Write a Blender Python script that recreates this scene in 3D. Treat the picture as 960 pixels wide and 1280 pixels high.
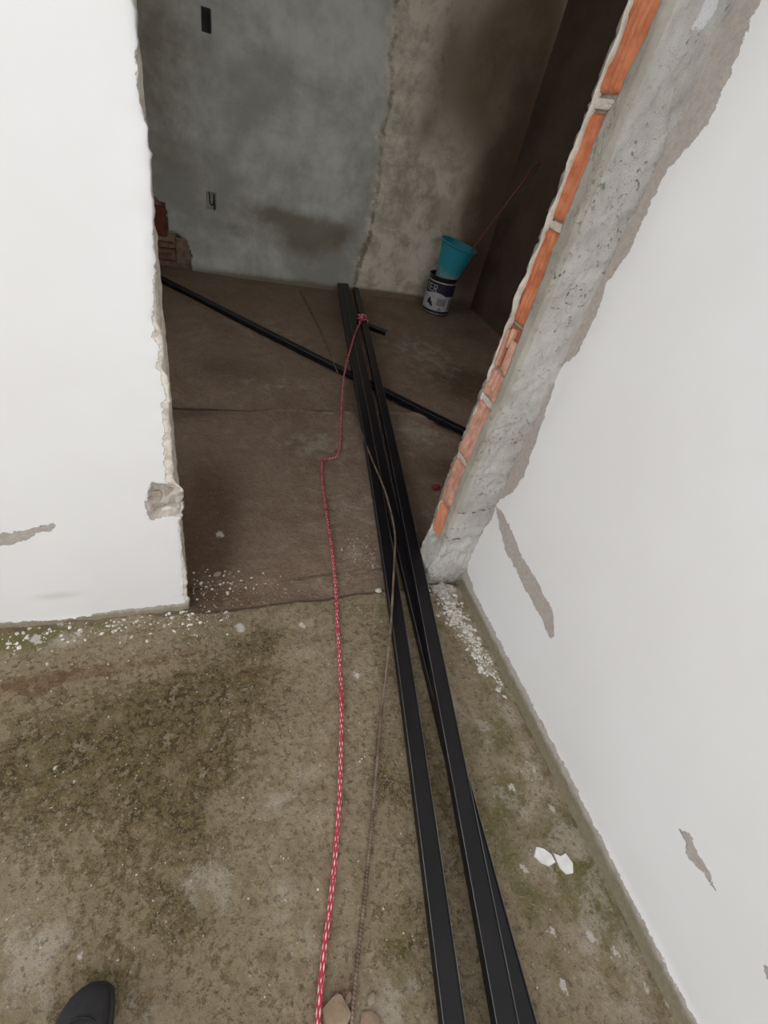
import bpy, bmesh, math, random
import numpy as np
from mathutils import Vector, Matrix
random.seed(4); RS = np.random.RandomState(7)
for o in list(bpy.data.objects): bpy.data.objects.remove(o)
SC = bpy.context.scene; COL = SC.collection

# ------------------------------------------------------------------ camera
H = 1.4; FPX = 589.0
_D = np.array([-192, 683, 589.]); _D /= np.linalg.norm(_D)
_X = np.array([1577, -64, 589.]); _X -= _D*_X.dot(_D); _X /= np.linalg.norm(_X)
_Y = np.cross(-_D, _X)
def pix(px, py, x=None, y=None, z=None):
    """point of the room where the line of sight through a photograph pixel meets a plane"""
    r = np.array([px-480, py-640, FPX]); d = np.array([r@_X, r@_Y, -r@_D])
    t = x/d[0] if x is not None else y/d[1] if y is not None else (z-H)/d[2]
    return d*t + np.array([0, 0, H])
cam = bpy.data.objects.new('camera', bpy.data.cameras.new('camera')); COL.objects.link(cam)
R = Matrix([[_X[0], -_X[1], -_X[2]], [_Y[0], -_Y[1], -_Y[2]], [-_D[0], _D[1], _D[2]]])
cam.matrix_world = Matrix.Translation((0, 0, H)) @ R.to_4x4()
cam.data.sensor_fit = 'VERTICAL'; cam.data.sensor_height = 36; cam.data.lens = 36*FPX/1280
cam.data.clip_start = 0.02; SC.camera = cam

# ------------------------------------------------------------------ sky and exposure
w = bpy.data.worlds.new('overcast_sky'); SC.world = w; w.use_nodes = True
nt = w.node_tree; bg = nt.nodes['Background']
tc = nt.nodes.new('ShaderNodeTexCoord'); sx = nt.nodes.new('ShaderNodeSeparateXYZ')
cr = nt.nodes.new('ShaderNodeValToRGB')
nt.links.new(tc.outputs['Generated'], sx.inputs[0]); nt.links.new(sx.outputs['Z'], cr.inputs[0])
cr.color_ramp.elements[0].color = (1.08, 1.08, 1.085, 1); cr.color_ramp.elements[1].color = (.81, .81, .825, 1)
nt.links.new(cr.outputs[0], bg.inputs[0]); bg.inputs[1].default_value = 1.0
SC.view_settings.view_transform = 'Standard'; SC.view_settings.look = 'None'
SC.view_settings.gamma = 1; SC.view_settings.use_curve_mapping = False
SC.view_settings.exposure = 0.9

# ------------------------------------------------------------------ noise
def _hash(ix, iy, iz, s):
    n = (ix*73856093) ^ (iy*19349663) ^ (iz*83492791) ^ (s*2654435)
    n = (n ^ (n >> 13))*1274126177 & 0x7fffffff
    n = (n ^ (n >> 15)) & 0xffff
    return n/65535.0
def noise(P, scale, s=0):
    P = np.asarray(P, float)*scale; I = np.floor(P).astype(np.int64); F = P-I; F = F*F*(3-2*F)
    out = 0
    for a in (0, 1):
        for b in (0, 1):
            for c in (0, 1):
                wgt = (F[:, 0] if a else 1-F[:, 0])*(F[:, 1] if b else 1-F[:, 1])*(F[:, 2] if c else 1-F[:, 2])
                out = out+wgt*_hash(I[:, 0]+a, I[:, 1]+b, I[:, 2]+c, s)
    return out*2-1
def fbm(P, scale, s=0, o=4):
    v = 0; a = 1; t = 0
    for k in range(o): v = v+a*noise(P, scale*2**k, s+k*17); t += a; a *= .5
    return v/t
def sstep(a, b, v):
    t = np.clip((v-a)/(b-a), 0, 1); return t*t*(3-2*t)
def poly_sdf(U, poly):
    """signed distance (positive inside) of 2D points to a polygon"""
    poly = np.asarray(poly, float); n = len(poly); d = np.full(len(U), 1e9); ins = np.zeros(len(U), bool)
    for i in range(n):
        a = poly[i]; b = poly[(i+1) % n]; e = b-a; wv = U-a
        t = np.clip((wv@e)/max(e@e, 1e-12), 0, 1); q = wv-t[:, None]*e; d = np.minimum(d, np.hypot(q[:, 0], q[:, 1]))
        c = ((a[1] > U[:, 1]) != (b[1] > U[:, 1]))
        with np.errstate(divide='ignore', invalid='ignore'):
            xi = (b[0]-a[0])*(U[:, 1]-a[1])/(b[1]-a[1]+1e-15)+a[0]
        ins ^= c & (U[:, 0] < xi)
    return np.where(ins, d, -d)
def line_dist(U, pts):
    pts = np.asarray(pts, float); d = np.full(len(U), 1e9)
    for a, b in zip(pts[:-1], pts[1:]):
        e = b-a; wv = U-a; t = np.clip((wv@e)/max(e@e, 1e-12), 0, 1); q = wv-t[:, None]*e
        d = np.minimum(d, np.hypot(q[:, 0], q[:, 1]))
    return d
def blob(U, c, rx, ry, ang=0):
    q = U-np.asarray(c, float)[:2]; ca, sa = math.cos(ang), math.sin(ang)
    a = (q[:, 0]*ca+q[:, 1]*sa)/rx; b = (-q[:, 0]*sa+q[:, 1]*ca)/ry
    return np.exp(-(a*a+b*b))

# ------------------------------------------------------------------ materials
class NT:
    def __init__(s, name):
        s.m = bpy.data.materials.new(name); s.m.use_nodes = True; s.t = s.m.node_tree
        s.b = s.t.nodes['Principled BSDF']; s.b.inputs['Roughness'].default_value = .85
        s.geo = s.t.nodes.new('ShaderNodeTexCoord')
        s.pos = s.geo.outputs['Object']
    def put(s, inp, v):
        if isinstance(v, bpy.types.NodeSocket): s.t.links.new(v, inp)
        elif isinstance(v, (tuple, list)):
            inp.default_value = tuple(v)+((1,) if len(v) == 3 and len(inp.default_value) == 4 else ())
        else: inp.default_value = v
    def noise(s, scale, detail=5, rough=.6, vec=None, dist=0):
        n = s.t.nodes.new('ShaderNodeTexNoise'); s.put(n.inputs['Vector'], vec or s.pos)
        n.inputs['Scale'].default_value = scale; n.inputs['Detail'].default_value = detail
        n.inputs['Roughness'].default_value = rough; n.inputs['Distortion'].default_value = dist
        return n.outputs['Fac']
    def vor(s, scale, vec=None, feature='F1', out='Distance'):
        n = s.t.nodes.new('ShaderNodeTexVoronoi'); n.feature = feature; s.put(n.inputs['Vector'], vec or s.pos)
        n.inputs['Scale'].default_value = scale; return n.outputs[out]
    def math(s, op, a, b=0., c=0.):
        n = s.t.nodes.new('ShaderNodeMath'); n.operation = op
        s.put(n.inputs[0], a); s.put(n.inputs[1], b); s.put(n.inputs[2], c); return n.outputs[0]
    def ramp(s, v, a, b, o0=0., o1=1.):
        n = s.t.nodes.new('ShaderNodeMapRange'); n.clamp = True; n.interpolation_type = 'SMOOTHSTEP'
        s.put(n.inputs[0], v)
        for i, q in enumerate((a, b, o0, o1)): n.inputs[i+1].default_value = q
        return n.outputs[0]
    def attr(s, name):
        n = s.t.nodes.new('ShaderNodeAttribute'); n.attribute_name = name; return n.outputs['Fac']
    def mix(s, f, a, b, mode='MIX'):
        n = s.t.nodes.new('ShaderNodeMix'); n.data_type = 'RGBA'; n.blend_type = mode
        s.put(n.inputs[0], f); s.put(n.inputs[6], a); s.put(n.inputs[7], b); return n.outputs[2]
    def scalevec(s, v, vec=None):
        n = s.t.nodes.new('ShaderNodeVectorMath'); n.operation = 'MULTIPLY'
        s.put(n.inputs[0], vec or s.pos); n.inputs[1].default_value = v; return n.outputs[0]
    def color(s, c): s.put(s.b.inputs['Base Color'], c); return s
    def bump(s, h, dist=.002, strength=1.):
        n = s.t.nodes.new('ShaderNodeBump'); n.inputs['Distance'].default_value = dist
        n.inputs['Strength'].default_value = strength; s.put(n.inputs['Height'], h)
        s.t.links.new(n.outputs[0], s.b.inputs['Normal']); return s
    def rough(s, v): s.put(s.b.inputs['Roughness'], v); return s
def simple(name, c1, c2, sc=20, rough=.8, bump=.0005, metal=0, spec=.5, det=5):
    m = NT(name); n = m.noise(sc, det); m.color(m.mix(m.ramp(n, .3, .7), c1, c2)).rough(rough)
    m.b.inputs['Metallic'].default_value = metal; m.b.inputs['Specular IOR Level'].default_value = spec
    if bump: m.bump(m.noise(sc*6, 4), bump)
    return m.m

def mat_floor():
    m = NT('mossy_cement_floor')
    n1 = m.noise(3.2, 7, .62, dist=.4); n2 = m.ramp(m.noise(13, 9, .72, dist=.3), .28, .72); n3 = m.ramp(m.noise(58, 7, .78), .25, .75); n4 = m.noise(240, 4, .8); n5 = m.ramp(m.noise(28, 6, .75, dist=.5), .3, .7)
    nw = m.noise(9, 7, .72, dist=.8)
    inn = m.attr('inner')
    # outdoor slab: cement, darker moss, green moss, lime bloom
    c = m.mix(m.math('ADD', m.math('MULTIPLY', n2, .55), m.math('MULTIPLY', n5, .45)), (.22, .165, .088), (.56, .455, .31))
    ms = m.math('ADD', m.math('ADD', m.attr('moss'), m.math('MULTIPLY', m.math('SUBTRACT', n2, .5), 1.3)), m.math('MULTIPLY', m.math('SUBTRACT', n3, .5), 1.2))
    ms = m.math('ADD', ms, m.math('MULTIPLY', m.math('SUBTRACT', n5, .5), .9))
    c = m.mix(m.ramp(ms, .10, .85, 0, .95), c, m.mix(m.ramp(n3, .35, .65), (.062, .042, .013), (.235, .175, .072)))
    gr = m.math('ADD', m.attr('green'), m.math('MULTIPLY', m.math('SUBTRACT', nw, .5), 2.0))
    c = m.mix(m.ramp(gr, .35, .9, 0, .75), c, m.mix(n3, (.10, .10, .025), (.26, .24, .08)))
    li = m.math('ADD', m.math('ADD', m.attr('lime'), m.math('MULTIPLY', m.math('SUBTRACT', n2, .5), 2.0)), m.math('MULTIPLY', m.math('SUBTRACT', n3, .5), 1.6))
    c = m.mix(m.ramp(li, .5, 1.5, 0, .72), c, (.58, .50, .40))
    ea = m.math('ADD', m.attr('earth'), m.math('MULTIPLY', m.math('SUBTRACT', n5, .5), .9))
    c = m.mix(m.ramp(ea, .3, 1.0, 0, .7), c, (.20, .105, .055))
    # indoor slab
    ci = m.mix(m.math('ADD', m.math('MULTIPLY', n2, .6), m.math('MULTIPLY', m.ramp(n1, .3, .7), .4)), (.25, .165, .108), (.42, .315, .235))
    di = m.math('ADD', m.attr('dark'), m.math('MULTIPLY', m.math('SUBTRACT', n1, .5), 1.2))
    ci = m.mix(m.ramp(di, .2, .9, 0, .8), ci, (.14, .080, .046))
    pi_ = m.math('ADD', m.attr('pale'), m.math('MULTIPLY', m.math('SUBTRACT', n2, .5), .9))
    ci = m.mix(m.ramp(pi_, .2, 1.0, 0, .8), ci, (.50, .435, .35))
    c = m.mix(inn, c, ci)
    # fine grit: dark pits and pale grains
    c = m.mix(m.math('MULTIPLY', m.ramp(n3, .58, .82, 0, .55), m.math('SUBTRACT', 1, m.math('MULTIPLY', inn, .5))), c, (.045, .032, .016))
    c = m.mix(m.ramp(m.math('MULTIPLY', n4, m.math('ADD', .8, m.math('MULTIPLY', n5, .35))), .57, .68, 0, .45), c, (.55, .48, .37))
    g = m.vor(60, vec=None); keep = m.ramp(m.noise(11, 3), .47, .60)
    spk = m.math('MULTIPLY', m.math('MULTIPLY', m.ramp(g, .10, .17, 1, 0), keep), m.math('SUBTRACT', 1, m.math('MULTIPLY', inn, .75)))
    c = m.mix(m.math('MULTIPLY', spk, .75), c, (.62, .58, .48))
    c = m.mix(m.ramp(m.attr('groove'), .2, .9, 0, .75), c, (.06, .042, .03))
    c = m.mix(m.ramp(m.math('ADD', m.attr('white'), m.math('MULTIPLY', m.math('SUBTRACT', n3, .5), .9)), .45, .62), c, (.72, .67, .60))
    m.color(c).rough(m.ramp(n2, .3, .7, .72, .95)); m.b.inputs['Specular IOR Level'].default_value = .3
    h = m.math('ADD', m.math('MULTIPLY', n3, .7), m.math('MULTIPLY', n4, .35)); h = m.math('ADD', h, m.math('MULTIPLY', n2, 1.2))
    m.bump(h, .008, .9); return m.m
def mat_paintwall():
    m = NT('white_paint_on_plaster')
    nb = m.noise(90, 6, .75); nl = m.noise(2.0, 4); nf = m.noise(300, 3)
    e = m.math('ADD', m.attr('bare'), m.math('ADD', m.math('MULTIPLY', m.math('SUBTRACT', nb, .5), .016), m.math('MULTIPLY', m.math('SUBTRACT', m.noise(34, 5, .7), .5), .034)))
    f = m.ramp(e, -.0010, .0010)
    p = m.mix(m.ramp(nl, .3, .7), (.735, .73, .725), (.77, .77, .77))
    p = m.mix(m.ramp(m.attr('stain'), 0, 1, 0, .85), p, m.mix(nb, (.22, .21, .12), (.45, .43, .36)))
    bare = m.mix(m.ramp(nb, .3, .7), (.36, .32, .285), (.46, .42, .385))
    bare = m.mix(m.ramp(m.attr('cream'), 0, 1), bare, m.mix(m.ramp(m.noise(45, 5), .35, .6), (.54, .48, .39), (.76, .72, .64)))
    mo = m.math('ADD', m.attr('damp'), m.math('MULTIPLY', m.math('SUBTRACT', m.noise(25, 6, .7), .5), 1.2))
    bare = m.mix(m.ramp(mo, .2, .9, 0, .9), bare, m.mix(nb, (.13, .115, .055), (.30, .27, .19)))
    m.color(m.mix(f, p, bare)).rough(m.math('ADD', .6, m.math('MULTIPLY', f, .3))); m.b.inputs['Specular IOR Level'].default_value = .3
    h = m.math('ADD', m.math('MULTIPLY', m.math('SUBTRACT', 1, f), .9), m.math('MULTIPLY', m.math('MULTIPLY', nf, f), .5))
    h = m.math('ADD', h, m.math('MULTIPLY', m.noise(10, 3), .35))
    m.bump(h, .0022); return m.m
def mat_stub():
    m = NT('rough_cement_render')
    nb = m.noise(55, 7, .78); nf = m.noise(220, 5, .8); nm = m.noise(9, 5, .6)
    w_ = m.mix(m.ramp(nm, .3, .7), (.50, .475, .44), (.66, .635, .60))
    pits = m.math('MULTIPLY', m.ramp(m.noise(80, 4, .7), .575, .68), m.ramp(m.noise(11, 4), .42, .60))
    w_ = m.mix(m.math('MULTIPLY', pits, .6), w_, (.20, .19, .18))
    w_ = m.mix(m.ramp(m.math('ADD', m.attr('white'), m.math('MULTIPLY', m.math('SUBTRACT', nb, .5), 1.)), .45, .6), w_, (.85, .85, .87))
    bg_ = m.mix(m.ramp(nm, .3, .7), (.42, .385, .325), (.56, .53, .465))
    e = m.ramp(m.math('ADD', m.attr('beige'), m.math('MULTIPLY', m.math('SUBTRACT', nb, .5), .35)), .35, .65)
    c = m.mix(e, w_, bg_)
    c = m.mix(m.ramp(m.math('ADD', m.attr('clay'), m.math('MULTIPLY', m.math('SUBTRACT', nb, .5), 1.1)), .3, .7, 0, .85), c, (.50, .25, .17))
    c = m.mix(m.ramp(m.math('ADD', m.attr('back'), m.math('MULTIPLY', m.math('SUBTRACT', nb, .5), .5)), .3, .6), c, (.30, .24, .18))
    mo = m.math('ADD', m.attr('damp'), m.math('MULTIPLY', m.math('SUBTRACT', nb, .5), 1.2))
    c = m.mix(m.ramp(mo, .2, .9, 0, .7), c, (.20, .17, .11))
    c = m.mix(m.ramp(m.attr('groove'), .25, .9, 0, .85), c, (.07, .06, .05))
    m.color(c).rough(.95); m.b.inputs['Specular IOR Level'].default_value = .25
    m.bump(m.math('ADD', m.math('SUBTRACT', nb, pits), m.math('MULTIPLY', nf, .4)), .007); return m.m
def mat_backwall():
    m = NT('damp_stained_plaster')
    n1 = m.noise(1.6, 7, .66, dist=.15); n2 = m.noise(5, 8, .72, dist=.2); n3 = m.noise(40, 5, .7)
    a = m.mix(m.ramp(n1, .35, .65), (.40, .395, .35), (.68, .69, .645))
    b = m.mix(m.ramp(n2, .35, .65), (.44, .375, .285), (.82, .75, .62))
    e = m.ramp(m.math('ADD', m.attr('right'), m.math('MULTIPLY', m.math('SUBTRACT', n2, .5), .42)), -.06, .05)
    c = m.mix(e, a, b)
    br = m.math('ADD', m.attr('brown'), m.math('MULTIPLY', m.math('SUBTRACT', n2, .5), 1.0))
    c = m.mix(m.ramp(br, .15, .95, 0, .85), c, m.mix(e, (.215, .185, .125), (.17, .12, .07)))
    ed = m.math('ADD', m.attr('seam'), m.math('MULTIPLY', m.math('SUBTRACT', m.noise(12, 7, .75, dist=.6), .5), 2.6))
    c = m.mix(m.ramp(ed, .4, 1.1, 0, .75), c, (.20, .15, .10))
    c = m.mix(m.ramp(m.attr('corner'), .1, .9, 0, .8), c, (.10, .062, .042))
    c = m.mix(m.ramp(n3, .6, .75, 0, .25), c, (.2, .17, .13))
    m.color(c).rough(.9); m.b.inputs['Specular IOR Level'].default_value = .25
    m.bump(m.math('ADD', n2, m.math('MULTIPLY', n3, .3)), .004); return m.m
def mat_rope():
    m = NT('red_flecked_rope'); uv = m.geo.outputs['UV']
    sp = m.t.nodes.new('ShaderNodeSeparateXYZ'); m.t.links.new(uv, sp.inputs[0])
    U, V = sp.outputs[0], sp.outputs[1]      # U around 0..1, V metres along
    a = m.math('FRACT', m.math('ADD', m.math('MULTIPLY', U, 5), m.math('MULTIPLY', V, 30)))
    b = m.math('FRACT', m.math('ADD', m.math('MULTIPLY', U, -5), m.math('MULTIPLY', V, 30)))
    fa = m.math('MULTIPLY', m.ramp(m.math('ABSOLUTE', m.math('SUBTRACT', a, .5)), .20, .29, 1, 0), m.ramp(m.math('ABSOLUTE', m.math('SUBTRACT', b, .5)), .22, .30, 1, 0))
    c = m.mix(m.noise(30, 3), (.40, .022, .042), (.52, .045, .075))
    fa = m.math('MULTIPLY', fa, m.ramp(m.noise(55, 2), .38, .5))
    m.color(m.mix(fa, c, (.85, .68, .64))).rough(.8)
    h = m.math('ADD', m.math('ABSOLUTE', m.math('SUBTRACT', m.math('FRACT', m.math('MULTIPLY', a, 2)), .5)), m.math('ABSOLUTE', m.math('SUBTRACT', m.math('FRACT', m.math('MULTIPLY', b, 2)), .5)))
    m.bump(h, .0015); return m.m
def mat_rust():
    m = NT('rusty_ribbed_steel'); sp = m.t.nodes.new('ShaderNodeSeparateXYZ'); m.t.links.new(m.geo.outputs['UV'], sp.inputs[0])
    a = m.math('FRACT', m.math('ADD', sp.outputs[0], m.math('MULTIPLY', sp.outputs[1], 140)))
    t = m.ramp(m.math('ABSOLUTE', m.math('SUBTRACT', a, .5)), .1, .3)
    n = m.noise(18, 5)
    c = m.mix(m.ramp(n, .35, .65), (.10, .055, .035), (.30, .22, .165))
    c = m.mix(m.math('MULTIPLY', t, .3), c, (.30, .24, .18))
    m.color(c).rough(.65); m.b.inputs['Metallic'].default_value = .2; m.bump(t, .0015); return m.m

M = dict(floor=mat_floor(), paint=mat_paintwall(), stub=mat_stub(), back=mat_backwall(), rope=mat_rope(), rust=mat_rust(),
    bar=simple('black_satin_aluminium', (.005, .0045, .006), (.009, .0075, .010), 6, .40, 0, 0, .32), barlip=simple('grey_bar_edge', (.10, .10, .105), (.20, .195, .20), 9, .4, 0, .4),
    bar_in=simple('dark_bar_inside', (.004, .004, .004), (.008, .008, .008), 10, .7, 0),
    cut=simple('bare_cut_metal', (.30, .30, .31), (.40, .40, .41), 60, .5, .0002, .3),
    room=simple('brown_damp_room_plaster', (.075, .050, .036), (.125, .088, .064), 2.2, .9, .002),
    ceiling=simple('grey_ceiling_plaster', (.40, .38, .35), (.50, .48, .44), 3, .9, .001),
    brick=simple('orange_clay_brick', (.40, .115, .045), (.60, .215, .10), 28, .85, .0014),
    brick2=simple('pinkish_clay_brick', (.44, .20, .14), (.62, .36, .27), 24, .9, .002),
    brick3=simple('fresh_orange_clay', (.55, .20, .10), (.68, .30, .17), 20, .9, .001),
    brickd=simple('dark_red_clay_brick', (.15, .035, .025), (.22, .065, .04), 24, .9, .002),
    brickin=simple('broken_clay_inside', (.30, .075, .035), (.42, .14, .07), 45, .9, .003),
    mortar=simple('sandy_mortar', (.45, .40, .33), (.64, .60, .53), 30, .95, .003),
    brownplaster=simple('brown_rough_plaster', (.20, .13, .09), (.34, .25, .18), 20, .95, .003),
    brownplaster2=simple('greyish_broken_plaster', (.30, .25, .20), (.44, .385, .33), 30, .95, .003),
    lumpgrey=simple('grey_mortar', (.34, .31, .27), (.56, .53, .48), 35, .95, .004),
    chip=simple('pale_plaster_chip', (.50, .47, .40), (.74, .71, .64), 25, .95, .001),
    dirt=simple('tan_grit', (.20, .155, .105), (.36, .30, .22), 25, .95, .001),
    terracotta=simple('tan_clay_shard', (.22, .155, .10), (.31, .23, .155), 16, .9, .002),
    flake=simple('white_paint_flake', (.70, .68, .66), (.82, .81, .80), 30, .8, .0006),
    shoe=simple('black_shoe_mesh', (.010, .009, .011), (.018, .017, .020), 60, .7, .0006),
    sole=simple('black_rubber', (.012, .012, .013), (.02, .02, .021), 40, .6, .0003),
    pail=None, tin=simple('glossy_black_tin', (.010, .011, .014), (.016, .017, .022), 10, .3, 0),
    label=simple('dirty_white_label', (.42, .42, .45), (.56, .56, .58), 25, .6, 0),
    navy=simple('navy_print', (.012, .014, .035), (.018, .02, .045), 25, .5, 0),
    ink=simple('black_print', (.01, .01, .012), (.02, .02, .02), 25, .5, 0),
    greyink=simple('grey_print', (.22, .22, .27), (.28, .28, .32), 60, .5, 0),
    lettering=simple('pale_print', (.50, .50, .50), (.58, .58, .57), 30, .5, 0),
    steel=simple('worn_steel', (.30, .30, .30), (.45, .45, .44), 30, .45, .0002, .7),
    wood=simple('reddish_wood_handle', (.12, .045, .03), (.19, .075, .045), 12, .7, .0006),
    wire=simple('black_wire', (.006, .006, .006), (.01, .01, .01), 30, .5, 0),
    box=simple('dark_plastic_box', (.02, .019, .018), (.035, .033, .031), 20, .6, .0003),
    redstuff=simple('red_clay_lump', (.22, .02, .015), (.32, .045, .03), 30, .9, .002))
def mat_pail():
    m = NT('turquoise_plastic'); n = m.noise(9, 5); sp = m.t.nodes.new('ShaderNodeSeparateXYZ'); m.t.links.new(m.pos, sp.inputs[0])
    low = m.math('ADD', m.ramp(sp.outputs[2], .02, .24, 1, 0), m.math('MULTIPLY', m.math('SUBTRACT', n, .5), 1.3))
    m.color(m.mix(m.ramp(low, .3, .9, .05, .7), (.010, .30, .40), (.30, .42, .40))).rough(.5); return m.m
M['pail'] = mat_pail()

# ------------------------------------------------------------------ object helpers
def link(o, parent=None):
    COL.objects.link(o)
    if parent: o.parent = parent
    return o
def mesh_obj(name, verts, faces, mat, parent=None, smooth=True, attrs=None, mats=None, midx=None, uvs=None):
    me = bpy.data.meshes.new(name)
    me.from_pydata([tuple(v) for v in verts], [], [tuple(f) for f in faces])
    for mm in (mats or [mat]): me.materials.append(mm)
    if midx is not None: me.polygons.foreach_set('material_index', np.asarray(midx, np.int32))
    me.polygons.foreach_set('use_smooth', [smooth]*len(me.polygons))
    for k, v in (attrs or {}).items():
        a = me.attributes.new(k, 'FLOAT', 'POINT'); a.data.foreach_set('value', np.asarray(v, np.float32))
    if uvs is not None:
        ul = me.uv_layers.new(name='UVMap'); li = np.zeros(len(me.loops), np.int32); me.loops.foreach_get('vertex_index', li)
        ul.data.foreach_set('uv', np.asarray(uvs, np.float32)[li].ravel())
    me.update(); return link(bpy.data.objects.new(name, me), parent)
def bm_obj(name, bm, mat, parent=None, smooth=False):
    me = bpy.data.meshes.new(name); bm.normal_update(); bm.to_mesh(me); bm.free()
    for mm in (mat if isinstance(mat, list) else [mat]): me.materials.append(mm)
    me.polygons.foreach_set('use_smooth', [smooth]*len(me.polygons)); me.update()
    return link(bpy.data.objects.new(name, me), parent)
def empty(name, loc, rot=(0, 0, 0)):
    o = bpy.data.objects.new(name, None); o.empty_display_size = .05; o.location = loc; o.rotation_euler = rot
    return link(o)
def tag(o, label=None, cat=None, group=None, kind=None):
    for k, v in (('label', label), ('category', cat), ('group', group), ('kind', kind)):
        if v: o[k] = v
    return o
def grid_faces(nu, nv, flip=False):
    i, j = np.meshgrid(np.arange(nu-1), np.arange(nv-1), indexing='ij'); a = (i*nv+j).ravel()
    f = np.stack([a, a+nv, a+nv+1, a+1], 1)
    return f[:, ::-1] if flip else f
def bm_box(bm, c, s, rot=None, bev=0):
    r = bmesh.ops.create_cube(bm, size=1); vs = r['verts']
    for v in vs: v.co = Vector((v.co.x*s[0], v.co.y*s[1], v.co.z*s[2]))
    if bev: 
        es = list({e for v in vs for e in v.link_edges}); q = bmesh.ops.bevel(bm, geom=es, offset=bev, segments=2, affect='EDGES', profile=.5)
        vs = list({v for f in q['faces'] for v in f.verts}|{v for v in vs if v.is_valid})
    mt = Matrix.Translation(c) @ (rot.to_4x4() if rot else Matrix())
    for v in vs: v.co = mt @ v.co
    return vs
def lump(name, c, s, mat, parent=None, seed=0, flat=0, rotz=0, sub=2, amp=.28):
    """irregular angular fragment resting on z = c.z"""
    bm = bmesh.new(); bmesh.ops.create_icosphere(bm, subdivisions=sub, radius=.5)
    P = np.array([v.co[:] for v in bm.verts]); n = noise(P+seed*3.7, 1.7, seed)*amp+noise(P+seed, 4.3, seed+5)*amp*.4
    P = P*(1+n[:, None]*1.4); P = np.clip(P, -.42, .42); P *= s; P[:, 2] -= P[:, 2].min()
    ca, sa = math.cos(rotz), math.sin(rotz); P = np.stack([P[:, 0]*ca-P[:, 1]*sa, P[:, 0]*sa+P[:, 1]*ca, P[:, 2]], 1)
    for v, p in zip(bm.verts, P): v.co = p
    o = bm_obj(name, bm, mat, parent); o.location = c; return o
def resample(pts, n):
    """Catmull-Rom through the points, n samples evenly along the length"""
    P = np.asarray(pts, float); Q = np.vstack([2*P[0]-P[1], P, 2*P[-1]-P[-2]]); out = []
    for i in range(1, len(Q)-2):
        for t in np.linspace(0, 1, 16, endpoint=False):
            a, b, c, d = Q[i-1], Q[i], Q[i+1], Q[i+2]
            out.append(.5*((2*b)+(-a+c)*t+(2*a-5*b+4*c-d)*t*t+(-a+3*b-3*c+d)*t**3))
    out.append(P[-1]); out = np.array(out); s = np.r_[0, np.cumsum(np.linalg.norm(np.diff(out, axis=0), axis=1))]
    u = np.linspace(0, s[-1], n); return np.stack([np.interp(u, s, out[:, k]) for k in range(3)], 1)
def tube(name, pts, r, mat, parent=None, nseg=12, n=None, rmod=None):
    P = np.asarray(pts, float) if n is None else resample(pts, n); N = len(P)
    T = np.gradient(P, axis=0); T /= np.linalg.norm(T, axis=1)[:, None]
    s = np.r_[0, np.cumsum(np.linalg.norm(np.diff(P, axis=0), axis=1))]
    ref = np.array([0, 0, 1.]) if abs(T[0][2]) < .9 else np.array([1., 0, 0])
    V = []; UV = []; a = np.linspace(0, 2*math.pi, nseg+1)
    nrm = np.cross(T[0], np.cross(ref, T[0])); 
    for i in range(N):
        nrm = nrm-T[i]*nrm.dot(T[i]); nrm /= np.linalg.norm(nrm); b = np.cross(T[i], nrm)
        rr = r if rmod is None else r*rmod(a, s[i])
        V.append(P[i]+(np.cos(a)*rr)[:, None]*nrm+(np.sin(a)*rr)[:, None]*b)
        UV.append(np.stack([a/2/math.pi, np.full(nseg+1, s[i])], 1))
    V = np.vstack(V); UV = np.vstack(UV); F = [tuple(f) for f in grid_faces(N, nseg+1)]
    F.append(tuple(range(nseg, 0, -1))); F.append(tuple(range((N-1)*(nseg+1), N*(nseg+1)-1)))
    F = [f[::-1] for f in F]
    return mesh_obj(name, V, F, mat, parent, uvs=UV)
def lathe(name, prof, mat, parent=None, n=40, smooth=True, squash=1):
    a = np.linspace(0, 2*math.pi, n, endpoint=False); V = []
    for r, z in prof: V += [(r*math.cos(t), r*math.sin(t)*squash, z) for t in a]
    F = []
    for i in range(len(prof)-1):
        for j in range(n): k = (j+1) % n; F.append((i*n+j, i*n+k, (i+1)*n+k, (i+1)*n+j))
    o = mesh_obj(name, V, F, mat, parent, smooth)
    return o

# ================================================================== SETTING
YF, YB, XR, XJ, XL = 1.06, 1.19, .96, .82, -.074     # door wall front/back, yard wall, right jamb, left jamb
YW, XW, XE, ZC = 4.68, 2.72, -.95, 2.75               # room back wall, right wall, left wall, ceiling
def axis(*segs):
    out = []
    for a, b, st in segs: out += list(np.linspace(a, b, max(2, int(round((b-a)/st))+1)))[:-1]
    return np.array(out+[segs[-1][1]])

# ---- floor
gx = axis((-3.2, -.75, .3), (-.75, 1.0, .0085), (1.0, 2.75, .028)); gy = axis((-3.2, -.5, .3), (-.5, 1.25, .0085), (1.25, 2.6, .010), (2.6, 4.75, .03))
GX, GY = np.meshgrid(gx, gy, indexing='ij'); P = np.stack([GX.ravel(), GY.ravel(), np.zeros(GX.size)], 1); U = P[:, :2]
wob = fbm(P, 3, 3)*.02+fbm(P, 14, 9)*.008
y1 = YF-.012+(P[:, 0]-.3)*.0+wob; y2 = YF+.085+np.clip(P[:, 0], 0, 1)*.03+wob*.9
z = fbm(P, 5, 1)*.004+fbm(P, 38, 2, 3)*.0022
inner = sstep(-.006, .006, P[:, 1]-y1)
z += -.007*inner*sstep(.004, -.004, P[:, 1]-y2)                    # sunken door sill
pit = (fbm(P, 30, 31, 3)*.006)*np.exp(-((P[:, 1]-(y1+y2)/2)/.06)**2)*sstep(1.2, .8, P[:, 0]); z += pit
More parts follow.
